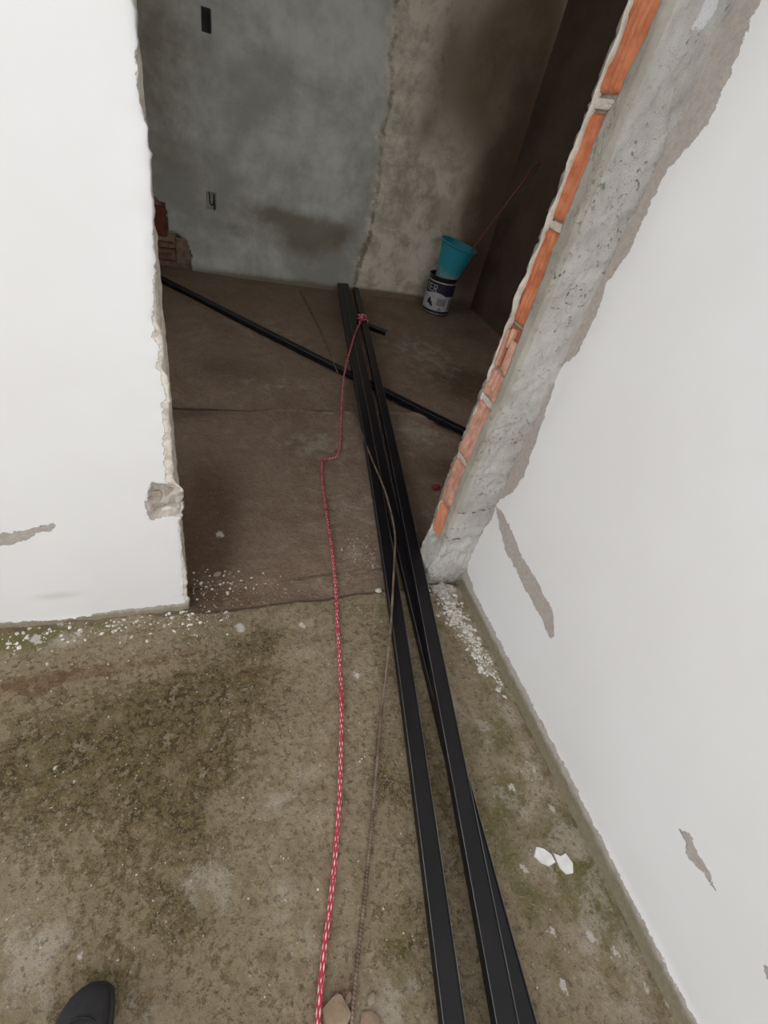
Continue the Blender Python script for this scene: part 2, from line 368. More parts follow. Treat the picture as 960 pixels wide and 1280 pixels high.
groove = np.exp(-((P[:, 1]-y1)/.009)**2)*.8+np.exp(-((P[:, 1]-y2)/.008)**2)*(.6+.4*noise(P, 6, 2)); groove *= sstep(1.0, .9, P[:, 0])*sstep(-.25, -.1, P[:, 0])
# near slab of the room ends in a small step
y3 = np.interp(P[:, 0], [-1, -.15, .25, .45, .64, 1.05, 1.30, 1.42, 1.6, 2.8], [2.33, 2.35, 2.37, 2.42, 2.405, 2.43, 2.42, 2.15, 1.95, 1.7])+fbm(P, 8, 21)*.02
far = sstep(-.006, .010, P[:, 1]-y3); z -= .014*far*sstep(-.1, .4, P[:, 0]); z -= .005*far
groove = np.maximum(groove, np.exp(-((P[:, 1]-y3-.012)/.018)**2)*(1.0+.25*noise(P, 9, 5)))
crk = [pix(*q, z=0)[:2] for q in [(395, 512), (430, 516), (455, 522), (475, 535)]]
groove = np.maximum(groove, np.exp(-(line_dist(U, crk)/.006)**2)*.5)
crk2 = [pix(*q, z=0)[:2] for q in [(350, 705), (385, 717), (430, 712), (480, 703)]]
crk3 = [pix(*q, z=0)[:2] for q in [(362, 878), (375, 886), (388, 900)]]
d3 = line_dist(U, crk3); groove = np.maximum(groove, np.exp(-(d3/.0045)**2)*.45); z -= .002*np.exp(-(d3/.006)**2)
z += sstep(.02, -.35, P[:, 1]-y3)*sstep(.8, 1.3, P[:, 0])*inner*(fbm(P, 22, 33)*.006+.004)*(P[:, 1] > 1.3)
# moss, green, lime and pale fields on the outdoor and indoor slab
def at(px, py): return pix(px, py, z=0)[:2]
moss = .10+.35*fbm(P, 4.5, 77)
for q, rx, ry, wt in [((330, 830), .10, .12, .55), ((120, 900), .30, .16, .65), ((250, 870), .16, .14, .55), ((180, 1000), .22, .12, .55), ((230, 1060), .13, .10, .5), ((330, 800), .10, .05, .5),
                      ((100, 1130), .14, .10, .35), ((60, 960), .22, .10, .5), ((480, 960), .06, .14, .55), ((540, 960), .03, .35, .7), ((600, 1000), .05, .2, .3), ((505, 1180), .07, .12, .5),
                      ((480, 830), .03, .2, .45), ((270, 960), .12, .10, .45), ((130, 1220), .1, .06, .5), ((590, 830), .04, .12, .4), ((230, 1150), .07, .10, .3), ((700, 1180), .1, .08, .2)]:
    moss += wt*blob(U, at(*q), rx, ry)
for q, rx, ry, wt in [((400, 820), .12, .14, .55), ((440, 930), .10, .10, .3), ((330, 1000), .1, .1, .15), ((410, 1000), .12, .12, .3), ((30, 1200), .07, .12, .7), ((380, 1130), .14, .12, .25), ((660, 960), .05, .1, .3)]:
    moss -= wt*blob(U, at(*q), rx, ry)
moss -= .28*sstep(.62, .72, P[:, 0]-.10*(1-P[:, 1]))
green = .0+.6*np.exp(-((YF-.03-P[:, 1])/.07)**2)*sstep(.1, -.4, P[:, 0])
for q, rx, ry, wt in [((40, 795), .14, .05, .7), ((250, 790), .1, .06, .45), ((595, 800), .03, .10, .8), ((720, 1100), .06, .12, .55), ((620, 900), .05, .10, .45), ((500, 1190), .08, .12, .5), ((380, 1160), .12, .08, .35), ((150, 1120), .15, .1, .2), ((660, 1120), .04, .2, .4), ((300, 830), .08, .08, .4), ((475, 760), .02, .06, .7)]:
    green += wt*blob(U, at(*q), rx, ry)
lime = np.full(len(P), .1)
for q, rx, ry, wt in [((345, 1000), .03, .02, .9), ((270, 1110), .04, .07, .6), ((355, 1130), .03, .05, .7), ((245, 1105), .02, .03, .7), ((90, 800), .08, .03, .9), ((170, 800), .07, .03, .8), ((200, 765), .2, .02, .7), ((440, 840), .02, .04, .6),
                      ((385, 970), .04, .03, .6), ((600, 780), .03, .14, .6), ((640, 980), .06, .06, .4), ((30, 1210), .05, .08, .5), ((740, 1180), .06, .06, .35), ((480, 1250), .07, .05, .6), ((690, 1050), .08, .08, .4), ((560, 880), .03, .04, .6), ((290, 870), .02, .02, .9), ((400, 1180), .1, .05, .3), ((515, 1110), .05, .04, .4)]:
    lime += wt*blob(U, at(*q), rx, ry)
for q, rx, ry, wt in [((345, 1005), .045, .030, .7), ((275, 1100), .03, .06, .8), ((235, 1110), .015, .04, .8), ((20, 1200), .05, .09, .9), ((310, 860), .02, .015, 1.0), ((450, 850), .02, .03, .8), ((600, 905), .02, .05, .5), ((705, 1045), .04, .05, .8), ((500, 1260), .06, .04, .8), ((200, 1270), .04, .05, .5), ((590, 1130), .02, .05, .7), ((80, 1170), .03, .03, .6), ((385, 780), .03, .02, .6)]:
    lime += wt*blob(U, at(*q), rx, ry, .5)
lime += .32*sstep(.66, .78, P[:, 0])+.25*sstep(.62, .7, P[:, 0])*fbm(P, 9, 88)
green += .42*sstep(.58, .66, P[:, 0])*np.clip(fbm(P, 7, 89)+.25, 0, 1)*1.6+.3*sstep(.35, .5, P[:, 0])*np.clip(fbm(P, 8, 90), 0, 1)
lime += .45*np.exp(-((XR-.05-P[:, 0])/.04)**2)*(P[:, 1] < YF)
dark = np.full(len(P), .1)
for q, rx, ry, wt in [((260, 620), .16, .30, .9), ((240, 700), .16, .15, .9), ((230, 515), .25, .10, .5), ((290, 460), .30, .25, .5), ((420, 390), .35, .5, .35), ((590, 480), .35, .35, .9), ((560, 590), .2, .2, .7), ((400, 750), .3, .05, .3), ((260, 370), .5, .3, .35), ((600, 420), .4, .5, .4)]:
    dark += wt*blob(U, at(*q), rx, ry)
pale = np.zeros(len(P))
for q, rx, ry, wt in [((400, 560), .22, .22, .55), ((520, 540), .16, .16, .8), ((440, 640), .2, .15, .45), ((460, 690), .1, .06, .5), ((530, 440), .30, .5, .55), ((350, 480), .3, .12, .4), ((450, 725), .15, .04, .5), ((330, 410), .3, .3, .3)]:
    pale += wt*blob(U, at(*q), rx, ry)
pale += .5*np.exp(-((P[:, 1]-y3+.035)/.025)**2)*sstep(.2, .5, P[:, 0])
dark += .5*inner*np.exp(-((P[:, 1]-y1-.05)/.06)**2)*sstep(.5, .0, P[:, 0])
earth = np.zeros(len(P))
for q, rx, ry, wt in [((120, 838), .20, .030, .9), ((20, 860), .12, .03, .8), ((220, 815), .10, .03, .5), ((318, 842), .035, .03, .7), ((250, 950), .05, .05, .45), ((190, 1240), .06, .06, .5), ((540, 1000), .03, .2, .4), ((600, 880), .03, .15, .4), ((300, 770), .10, .03, .4), ((430, 1235), .05, .04, .7), ((240, 1100), .05, .1, .35)]:
    earth += wt*blob(U, at(*q), rx, ry)
white = np.zeros(len(P))
for px_, py_, r_ in [(45, 800, .030), (100, 790, .022), (75, 780, .02), (60, 830, .012), (205, 782, .012), (68, 960, .009), (238, 770, .014), (300, 785, .030), (378, 782, .022), (275, 668, .030), (446, 845, .016), (345, 1003, .012), (697, 1075, .001), (655, 1085, .018),
                     (640, 985, .02), (690, 1010, .018), (740, 1172, .02), (770, 1190, .018), (705, 1235, .02), (808, 1235, .016), (835, 1255, .014), (355, 1128, .012), (690, 1165, .014), (600, 1040, .01), (815, 1100, .0), (62, 1010, .008), (100, 1195, .012), (545, 870, .018), (535, 855, .014), (515, 760, .016), (668, 962, .016), (700, 970, .012)]:
    if r_ > .002: white = np.maximum(white, .95*blob(U, at(px_, py_), r_*.55, r_*.8, .4))
rx0 = np.interp(P[:, 1], [.45, .6, .75, .9, 1.0, 1.06], [.93, .915, .90, .875, .865, .86])
crust = np.exp(-((P[:, 0]-rx0)/.030)**2)*sstep(.50, .80, P[:, 1])*sstep(1.09, 1.04, P[:, 1]); z += crust*(.006+.010*np.clip(fbm(P, 38, 61, 3)+.2, -.3, 1)); lime += 1.1*crust
heap = np.exp(-((P[:, 0]-.87)/.07)**2-((P[:, 1]-1.03)/.05)**2); z += heap*(.020+.012*fbm(P, 30, 62, 3)); lime += .8*heap
ledge = np.exp(-((YF-P[:, 1])/.022)**2)*sstep(-.02, -.08, P[:, 0]); z += ledge*(.010+.012*fbm(P, 22, 63, 3)); lime += .35*ledge
P[:, 2] = z+.0015*white
edge = (GX.ravel() < -1)|(GY.ravel() < -.7)
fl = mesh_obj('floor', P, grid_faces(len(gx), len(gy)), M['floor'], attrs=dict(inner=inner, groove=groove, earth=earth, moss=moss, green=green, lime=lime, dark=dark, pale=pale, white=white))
tag(fl, kind='structure')
def floor_z(x, y):
    i = np.clip(np.searchsorted(gx, x), 1, len(gx)-1); j = np.clip(np.searchsorted(gy, y), 1, len(gy)-1)
    return float(z.reshape(len(gx), len(gy))[i, j])

# ---- left door wall (white painted, ragged right edge)
gz = axis((0, 1.75, .0085), (1.75, ZC, .1)); gz[0] = -.03
sx_ = axis((-3.2, -.62, .3), (-.62, -.20, .012), (-.20, XL, .004))            # front face
nfront = len(sx_); ry_ = axis((YF, YB, .008))[1:]; nrev = len(ry_); bk = np.array([XL-.05, XL-.3, XE-.1])
edge_px = [(165, 0), (172, 60), (174, 100), (180, 140), (186, 190), (190, 240), (192, 300), (195, 350), (196, 380), (193, 400), (202, 412), (205, 440), (203, 460), (210, 470), (212, 500), (214, 540), (217, 572), (216, 598), (228, 612), (229, 635), (226, 655), (228, 690), (233, 720), (236, 755)]
ez = np.array([pix(*q, y=YF) for q in edge_px]); o_ = np.argsort(ez[:, 2])
xe = np.interp(gz, ez[o_, 2], ez[o_, 0]); xe = xe+fbm(np.stack([gz*0, gz*0, gz], 1), 45, 6)*.006
NU = nfront+nrev+len(bk); V = np.zeros((NU, len(gz), 3)); sfl = np.zeros((NU, len(gz)))
for j, zz in enumerate(gz):
    sh = (xe[j]-XL)*np.clip((sx_+.5)/(XL+.5), 0, 1)**6
    V[:nfront, j, 0] = sx_+sh; V[:nfront, j, 1] = YF
    V[nfront:nfront+nrev, j, 0] = XL-.004; V[nfront:nfront+nrev, j, 0] += (xe[j]-XL)*np.exp(-(ry_-YF)/.012); V[nfront:nfront+nrev, j, 1] = ry_
    V[nfront+nrev:, j, 0] = bk; V[nfront+nrev:, j, 1] = YB
V[:, :, 2] = gz[None]; P = V.reshape(-1, 3); Uxz = P[:, [0, 2]].copy()
fr = (np.arange(NU) < nfront)[:, None]*np.ones(len(gz))[None]; fr = fr.ravel() > 0
rev = ((np.arange(NU) >= nfront-1) & (np.arange(NU) < nfront+nrev))[:, None]*np.ones(len(gz))[None]; rev = rev.ravel() > 0
xe_all = np.tile(xe, NU); de = np.where(fr, xe_all-P[:, 0], 0)
n1 = fbm(P, 30, 11); n2 = fbm(P, 80, 12)
rnd = .007*np.exp(-de/.006)*fr; P[:, 1] += rnd*(.8+.5*n1)                       # rounded crumbly arris
P[:, 1] += .0035*n1*np.exp(-de/.03)*fr; P[:, 0] += rev*(n1*.005+n2*.002)
P[:, 1] += fr*fbm(P, 2.5, 14)*.003
hole = poly_sdf(Uxz, [pix(*q, y=YF)[[0, 2]] for q in [(190, 603), (205, 606), (225, 606), (235, 625), (230, 645), (205, 646), (188, 650), (181, 632)]])
hz = sstep(0, .012, hole+n2*.008)*fr; P[:, 1] += hz*(.014+.016*noise(P, 55, 3)+.012*n2)
bare = np.full(len(P), -1.)
wid = np.interp(P[:, 2], [0, .1, .3, .42, .55, .65, .9, 1.1, 1.5, 3], [.012, .014, .002, .004, .020, .020, .010, -.002, .000, .006])
bare = np.maximum(bare, np.where(fr, wid-de, .02)); bare = np.maximum(bare, np.where(fr, hole, -1))
for pl in ([(-8, 672), (10, 668), (32, 663), (68, 655), (66, 663), (45, 665), (34, 674), (10, 680), (-8, 684)], [(-8, 668), (5, 665), (20, 672), (0, 684), (-8, 684)], [(192, 418), (198, 414), (205, 420), (204, 432), (198, 430)]):
    bare = np.maximum(bare, np.where(fr, poly_sdf(Uxz, [pix(*q, y=YF)[[0, 2]] for q in pl])+.002, -1))
base = np.interp(P[:, 0], [-3, -.6, -.4, -.3, -.07], [.03, .026, .014, .030, .034])
bare = np.maximum(bare, np.where(fr, base-P[:, 2], -1)); P[:, 1] -= fr*sstep(.03, -.02, P[:, 2])*.010*(1+n1)
cream = np.where(hz > .3, .25, sstep(.06, .02, de)*sstep(.02, .06, P[:, 2])); damp = sstep(.045, .0, P[:, 2])*1.1
stain = .8*blob(Uxz, pix(70, 745, y=YF)[[0, 2]], .07, .018)+.25*blob(Uxz, pix(10, 760, y=YF)[[0, 2]], .05, .02)
wl = mesh_obj('wall_left', P, grid_faces(NU, len(gz)), M['paint'], attrs=dict(bare=bare, cream=cream, damp=damp, stain=stain*fr*.5)); tag(wl, kind='structure')

# ---- right yard wall (white painted, runs towards the viewer)
gyR = axis((-3.2, -.6, .3), (-.6, YF+.02, .0085)); GY2, GZ2 = np.meshgrid(gyR, gz, indexing='ij')
P = np.stack([np.full(GY2.size, XR), GY2.ravel(), GZ2.ravel()], 1); U = P[:, 1:].copy()
def r2(q): return pix(*q, x=XR)[1:]
bd = np.array([r2(q) for q in [(950, 0), (935, 30), (905, 110), (880, 160), (850, 195), (835, 210), (800, 285), (783, 320), (760, 350), (745, 395), (722, 440), (700, 462), (690, 490), (680, 520), (668, 560), (655, 595), (640, 615), (622, 628), (612, 655), (590, 668), (585, 690)]])
bb = bd[np.argsort(bd[:, 1])]; yb = np.interp(P[:, 2], bb[:, 1], bb[:, 0]); yb = np.minimum(yb, YF-.004)
bare = P[:, 1]-yb; n1 = fbm(P, 30, 41); n2 = fbm(P, 90, 42)
skirt = np.interp(P[:, 1], [-3, -.3, .0, .3, .6, .95, 1.06], [.05, .056, .058, .064, .066, .07, .10]); bare = np.maximum(bare, skirt+n2*.004-P[:, 2])
for pl in ([(618, 628), (632, 645), (650, 690), (668, 720), (690, 760), (696, 798), (688, 800), (672, 765), (655, 735), (640, 705), (628, 680), (622, 650)], [(849, 1035), (862, 1042), (875, 1070), (893, 1100), (895, 1116), (880, 1095), (862, 1075), (855, 1055)], [(955, 1205), (966, 1210), (966, 1235), (960, 1222)]):
    bare = np.maximum(bare, poly_sdf(U, [r2(q) for q in pl])-.003+n1*.006)
P[:, 0] += fbm(P, 2.2, 44)*.003-.006*sstep(.075, .045, P[:, 2]+n1*.006)*(1+.4*n1)-sstep(.02, -.03, P[:, 2])*.012
damp = sstep(.075, .02, P[:, 2])*.95; z0 = np.zeros(len(P))
wr = mesh_obj('wall_right', P, grid_faces(len(gyR), len(gz)), M['paint'], attrs=dict(bare=bare, cream=z0, damp=damp, stain=z0)); tag(wr, kind='structure')

# ---- right part of the door wall: rough stub, jamb with exposed bricks, back face
fx = axis((XJ, XR+.02, .0045))[::-1]; ry_ = axis((YF, YB, .0045))[1:]; bk = np.array([XJ+.02, XJ+.06, 1.2])
NU = len(fx)+len(ry_)+len(bk); NZ = len(gz); V = np.zeros((NU, NZ, 3)); a, b = len(fx), len(fx)+len(ry_)
V[:a, :, 0] = fx[:, None]; V[:a, :, 1] = YF; V[a:b, :, 0] = XJ; V[a:b, :, 1] = ry_[:, None]; V[b:, :, 0] = bk[:, None]; V[b:, :, 1] = YB; V[:, :, 2] = gz[None]
P = V.reshape(-1, 3); idx = np.repeat(np.arange(NU), NZ); fr = idx < a; rv = (idx >= a) & (idx < b); bkf = idx >= b
n0 = fbm(P, 9, 50); n1 = fbm(P, 35, 51); n2 = fbm(P, 95, 52); cz = P[:, 2].copy(); cx = P[:, 0].copy(); cy = P[:, 1].copy()
cf = np.where(fr, P[:, 0]-XJ, 9); cr_ = np.where(rv, P[:, 1]-YF, 9); arr = np.minimum(cf, cr_)
rough = sstep(.0, .02, cf)*fr*(cf < 9)
P[:, 1] += fr*(n1*.0085+n2*.004+n0*.006)*(1+1.3*sstep(.35, .1, cz))*(.35+.65*rough)
P[:, 0] += rv*(n1*.003+n2*.0015)+sstep(.010, 0, arr)*.004*(fr|rv); P[:, 1] += sstep(.010, 0, arr)*.004*(fr|rv)
# crumbled foot that swells towards the opening and the yard
foot = sstep(.22, .03, cz); P[:, 0] -= (fr & (cx < XR-.03) | rv)*foot*(.020+.022*n1+.012*n0); P[:, 1] -= fr*foot*(.012+.02*n1)*sstep(XR+.01, XR-.06, cx)
cpr = np.interp(cz, [0, .15, .3, .5, .65, .9, 2], [-.004, -.004, .004, .010, .006, .0, 0]); P[:, 0] -= (rv|(fr & (cx < XR-.05)))*cpr*1.0
# recess that shows the bricks
y_in = np.interp(cz, [0, .18, .3, .5, .7, .85, 1.0, 1.2, 1.35, 1.47, 1.52, 1.6, 1.8], [YF+.055, YF+.045, YF+.040, YF+.042, YF+.045, YF+.037, YF+.044, YF+.052, YF+.054, YF+.058, YF+.042, YF+.03, YF+.03])+n1*.010
rec = rv*sstep(0, .006, cy-y_in)*sstep(.17, .19, cz+n2*.02)*sstep(YB+.001, YB-.006, cy+n2*.004); P[:, 0] += rec*.022
beige = np.where(rv, 1., np.where(fr, sstep(.020, .004, cf)*.9, 0)); beige = beige*sstep(.12, .3, cz)
clay = np.zeros(len(P)); dampv = sstep(.14, 0, cz)*.7; grv = np.zeros(len(P)); U = P[:, [0, 2]]
wh = 1.0*blob(np.stack([cx, cz], 1), pix(885, 12, y=YF)[[0, 2]], .018, .035)+.6*blob(np.stack([cx, cz], 1), pix(865, 35, y=YF)[[0, 2]], .006, .012); wh = wh*fr
for ln in ([(560, 640), (590, 642), (612, 636)], [(546, 672), (570, 675), (590, 672)], [(590, 560), (600, 570), (606, 563)], [(640, 556), (652, 552)], [(690, 350), (700, 345), (712, 338)]):
    d = line_dist(np.stack([cx, cz], 1), [pix(*q, y=YF)[[0, 2]] for q in ln]); g_ = np.exp(-((d+n2*.003)/.0028)**2)*fr; grv = np.maximum(grv, g_); P[:, 1] += g_*.006
st = mesh_obj('wall_front', P, grid_faces(NU, NZ, True), M['stub'], attrs=dict(beige=beige, clay=clay, damp=dampv, groove=grv, white=wh, back=np.where(bkf, 1., 0)))
tag(st, kind='structure')
bm = bmesh.new(); bm_box(bm, ((-3.2+XW)/2, .72, ZC+.06), (XW+3.2, .95, .12)); tag(bm_obj('added_eave', bm, M['ceiling']), kind='structure')  # unseen eave slab, added to darken the tops of the yard walls
# thin lintel course far above the picture closes the doorway
bm = bmesh.new(); bm_box(bm, ((XL+XJ)/2, (YF+YB)/2, (2.3+ZC)/2), (XJ-XL+.2, YB-YF-.02, ZC-2.3)); tag(bm_obj('trim_1', bm, M['paint']), kind='structure')

# rest of the door wall; its unseen unglazed opening is added to light the room
WX0, WX1, WZ0, WZ1 = 1.2, 2.64, .85, 2.3
bm = bmesh.new()
for (xa, xb, za, zc_) in ((WX0-.01, XW+.1, -.03, WZ0), (WX0-.01, XW+.1, WZ1, ZC), (WX1, XW+.1, WZ0, WZ1), (XR+.03, WX0, -.03, ZC)): bm_box(bm, ((xa+xb)/2, (YF+YB)/2+.008, (za+zc_)/2), (xb-xa, YB-YF-.018, zc_-za))
tag(bm_obj('wall_front', bm, M['brownplaster']), kind='structure')
bm = bmesh.new()
for (xa, xb, za, zc_) in ((WX0, WX1, WZ0, WZ0+.04), (WX0, WX1, WZ1-.04, WZ1), (WX0, WX0+.04, WZ0, WZ1), (WX1-.04, WX1, WZ0, WZ1)): bm_box(bm, ((xa+xb)/2, 1.13, (za+zc_)/2), (xb-xa, .06, zc_-za))
tag(bm_obj('added_window_1', bm, M['box']), kind='structure')
bm = bmesh.new(); bm_box(bm, (XR+.075, -1.1, ZC/2-.015), (.11, 4.2, ZC+.03)); tag(bm_obj('wall_right', bm, M['brownplaster']), kind='structure')

# bricks in the jamb (children of wall_front)
BT = YB-.004
def flute_brick(z0, z1, yf, mat, depth=.015, nf=8, seed=0, cut=0):
    """face of a hollow brick: fluted along its length, weathered ends"""
    ys = np.linspace(yf, BT, nf*4+1); zs = np.linspace(z0+.004, z1-.004, 22); G1, G2 = np.meshgrid(ys, zs, indexing='ij')
    Pq = np.stack([np.zeros(G1.size), G1.ravel(), G2.ravel()], 1); ph = (Pq[:, 1]-yf)/(BT-yf)*nf*2*math.pi
    wear = sstep(-.2, .5, fbm(Pq+seed, 14, seed))
    cz_ = np.interp(Pq[:, 2], [0, .15, .3, .5, .65, .9, 2], [-.004, -.004, .004, .010, .006, .0, 0])
    x = XJ+.003+depth-cz_-.0016*np.cos(ph)*(1-wear*.7)+fbm(Pq+seed, 40, seed+3)*.0035
    x += cut*sstep(.0, .45, noise(Pq+seed*2, 26, seed+1))*.016
    e = np.minimum(np.minimum(Pq[:, 2]-zs[0], zs[-1]-Pq[:, 2])/.006, np.minimum(Pq[:, 1]-yf, BT-Pq[:, 1])/.004); x += sstep(1, 0, e)*.005
    Pq[:, 0] = x; n = len(Pq); F = [tuple(f) for f in grid_faces(len(ys), len(zs), True)]
    # side skirt back into the wall
    A, B = len(ys), len(zs); ring = [i*B for i in range(A)]+[(A-1)*B+j for j in range(1, B)]+[i*B+B-1 for i in range(A-2, -1, -1)]+[j for j in range(B-2, 0, -1)]
    back = Pq[ring].copy(); back[:, 0] = XJ+.05; m_ = len(ring)
    F += [(ring[k], ring[(k+1) % m_], n+(k+1) % m_, n+k) for k in range(m_)]
    o = mesh_obj('brick', np.vstack([Pq, back]), F, mat, st, smooth=True)
    return o
zb = [1.86, 1.70, 1.495]
specs = [(1.515, 1.735, YF+.035, 'brick', .006, 5, .5), (1.275, 1.49, YF+.054, 'brick', .010, 9, 0), (1.02, 1.262, YF+.044, 'brick', .009, 5, .15), (.79, .885, YF+.043, 'brick2', .004, 4, .5),
         (.56, .775, YF+.045, 'brick2', .002, 4, .4), (.345, .545, YF+.040, 'brick2', .002, 3, .4), (.195, .34, YF+.045, 'brick3', .006, 6, 0)]
for k, (z0_, z1_, yf, mt, dp, nf, ct) in enumerate(specs): flute_brick(z0_, z1_, yf, M[mt], dp, nf, k+1, ct)
# broken hollow brick: walls of the cells stand open
zbr0, zbr1 = .885, 1.015
bm = bmesh.new(); bm_box(bm, (XJ+.028, (YF+.045+BT)/2, (zbr0+zbr1)/2), (.02, BT-YF-.045, zbr1-zbr0), bev=.002)
bro = bm_obj('brick', bm, M['brickin'], st); bro['label'] = 'broken hollow brick with open dark cells'
for (y0, y1, za, zc_, dx) in [(YF+.048, YF+.080, .895, .985, .012), (YF+.046, YF+.060, .89, .905, .014), (YF+.107, BT, .89, 1.0, .006), (YF+.085, YF+.10, .955, 1.01, .01)]:
    bm = bmesh.new(); bm_box(bm, (XJ+.018-dx/2, (y0+y1)/2, (za+zc_)/2), (.02, y1-y0, zc_-za), bev=.004)
    Pn = np.array([v.co[:] for v in bm.verts]); nn = fbm(Pn, 60, 9)
    for v, q in zip(bm.verts, nn): v.co.x += q*.006; v.co.y += q*.004
    bm_obj('shard', bm, M['brick2'], bro, smooth=True)
# mortar joints and ragged back rim
for zz in (1.502, 1.268, .782, .552):
    o = lump('mortar_joint', (XJ+.016, (YF+.05+BT)/2, zz-.010), (.016, BT-YF-.035, .022), M['mortar'], st, int(zz*100), sub=3, amp=.3)
P_ = []; zz = np.arange(.02, 1.9, .012)
rimx = XJ-.001+.007*noise(np.stack([zz*0, zz*0, zz], 1), 28, 3)+.010*np.clip(noise(np.stack([zz*0, zz*0, zz], 1), 9, 8), 0, 1)*(-1)
V = []; sec = 7
for zi, rx_ in zip(zz, rimx):
    for k in range(sec):
        t = math.pi*k/(sec-1); V.append((rx_+.022-.016*math.sin(t)**.7+random.uniform(-.001, .001), YB-.003+.006*(-math.cos(t)), zi+random.uniform(-.002, .002)))
rim = mesh_obj('plaster_rim', V, grid_faces(len(zz), sec), M['mortar'], st, smooth=True)
rim['label'] = 'ragged cream plaster edge behind the bricks'

# ---- room behind the doorway
def wall_grid(name, origin, du, dv, nu, nv, lu, lv, mat, amp=.003, flip=False, attrf=None, holes=None):
    u = np.linspace(0, lu, nu); v = np.linspace(0, lv, nv); A, B = np.meshgrid(u, v, indexing='ij')
    P = np.array(origin)+A.ravel()[:, None]*np.array(du)+B.ravel()[:, None]*np.array(dv); nrm = np.cross(du, dv)
    P = P+nrm*(fbm(P, 3, 71)*amp)[:, None]; F = grid_faces(nu, nv, flip)
    if holes is not None:
        P, F = holes(P, F)
    o = mesh_obj(name, P, F, mat, attrs=attrf(P) if attrf else None); return tag(o, kind='structure')
def back_attrs(P):
    U = P[:, [0, 2]]; b = lambda px, py: pix(px, py, y=YW)[[0, 2]]
    seamx = np.interp(P[:, 2], [0, .17, .5, 1, 1.5, 2, 2.7], [1.36, 1.40, 1.45, 1.43, 1.40, 1.35, 1.33])+fbm(P, 5, 93)*.05
    brown = np.zeros(len(P))
    for q, rx, ry, wt in [((385, 300), .30, .17, 1.0), ((340, 268), .36, .09, .75), ((300, 290), .22, .10, .45), ((430, 290), .2, .12, .6), ((490, 265), .1, .06, .3), ((600, 120), .45, .45, .75), ((640, 40), .35, .4, .6), ((560, 60), .12, .4, .3), ((600, 260), .22, .35, .8), ((235, 300), .12, .12, .25), ((530, 165), .1, .15, .35), ((350, 355), .9, .035, .7), ((500, 370), .6, .03, .7), ((380, 40), .5, .25, .1), ((190, 60), .35, .8, .75), ((590, 330), .22, .35, 1.0), ((625, 220), .22, .5, .7), ((680, 40), .25, .6, .6), ((545, 270), .15, .12, .4)]:
        brown += wt*blob(U, b(*q), rx, ry)
    seam = .8*np.exp(-((P[:, 0]-seamx-.03)/.035)**2)+.5*blob(U, b(450, 315), .08, .10)+.5*np.exp(-((P[:, 0]-seamx-.45)/.05)**2)*sstep(1.0, 1.6, P[:, 2])
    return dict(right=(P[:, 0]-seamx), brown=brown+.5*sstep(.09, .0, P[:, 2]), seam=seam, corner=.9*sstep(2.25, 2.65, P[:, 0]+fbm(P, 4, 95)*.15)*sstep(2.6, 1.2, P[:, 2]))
hole_poly = [pix(*q, y=YW)[[0, 2]] for q in [(170, 238), (190, 245), (207, 256), (211, 290), (219, 292), (233, 300), (240, 318), (240, 338), (170, 338)]]
BOX = [(.120, .545, .033, .058), (.110, 1.575, .030, .062)]
def back_holes(P, F):
    C = P[F].mean(1); U = C[:, [0, 2]]; m = poly_sdf(U, hole_poly)+fbm(C, 30, 5)*.01 > 0
    for bx, bz, hx, hz_ in BOX: m |= (abs(U[:, 0]-bx) < hx) & (abs(U[:, 1]-bz) < hz_)
    keep = F[~m]
    # plaster thickness around the openings: extrude boundary edges inwards
    E = {}
    for f in keep:
        for i in range(4):
            a, b = f[i], f[(i+1) % 4]; k = (min(a, b), max(a, b)); E[k] = E.get(k, []) + [(a, b)]
    zlo, zhi = P[:, 2].min()+.02, P[:, 2].max()-.02; xlo, xhi = P[:, 0].min()+.02, P[:, 0].max()-.02
    bd = [v[0] for v in E.values() if len(v) == 1]; extra = []; ids = {}; Fx = []
    for a, b in bd:
        if all((P[q, 2] < zlo or P[q, 2] > zhi or P[q, 0] < xlo or P[q, 0] > xhi) for q in (a, b)): continue
        for q in (a, b):
            if q not in ids: ids[q] = len(P)+len(extra); extra.append(P[q]+np.array([0, .035, 0]))
        Fx.append((b, a, ids[a], ids[b]))
    return np.vstack([P, extra]), [tuple(f) for f in keep]+Fx
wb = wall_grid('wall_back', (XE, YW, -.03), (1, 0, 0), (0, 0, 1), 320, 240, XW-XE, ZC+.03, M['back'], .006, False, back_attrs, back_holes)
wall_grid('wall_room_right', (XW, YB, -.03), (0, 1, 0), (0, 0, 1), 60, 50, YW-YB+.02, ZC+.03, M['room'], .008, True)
bm = bmesh.new(); LY0, LY1, LZ0, LZ1 = 1.6, 3.5, .8, 2.35
for (ya, yb2, za, zc_) in ((YB-.01, LY0, -.03, ZC), (LY1, YW+.1, -.03, ZC), (LY0, LY1, -.03, LZ0), (LY0, LY1, LZ1, ZC)): bm_box(bm, (XE-.07, (ya+yb2)/2, (za+zc_)/2), (.14, yb2-ya, zc_-za))
tag(bm_obj('wall_room_left', bm, M['ceiling']), kind='structure')
bm = bmesh.new()
for (ya, yb2, za, zc_) in ((LY0, LY1, LZ0, LZ0+.04), (LY0, LY1, LZ1-.04, LZ1), (LY0, LY0+.04, LZ0, LZ1), (LY1-.04, LY1, LZ0, LZ1), ((LY0+LY1)/2-.02, (LY0+LY1)/2+.02, LZ0, LZ1)): bm_box(bm, (XE-.07, (ya+yb2)/2, (za+zc_)/2), (.05, yb2-ya, zc_-za))
tag(bm_obj('added_window_2', bm, M['box']), kind='structure')  # frame of a second unseen opening, added to bring daylight into the room
wall_grid('ceiling', (XE, YB-.13, ZC), (1, 0, 0), (0, 1, 0), 40, 40, XW-XE, YW-YB+.16, M['ceiling'], .003, True)
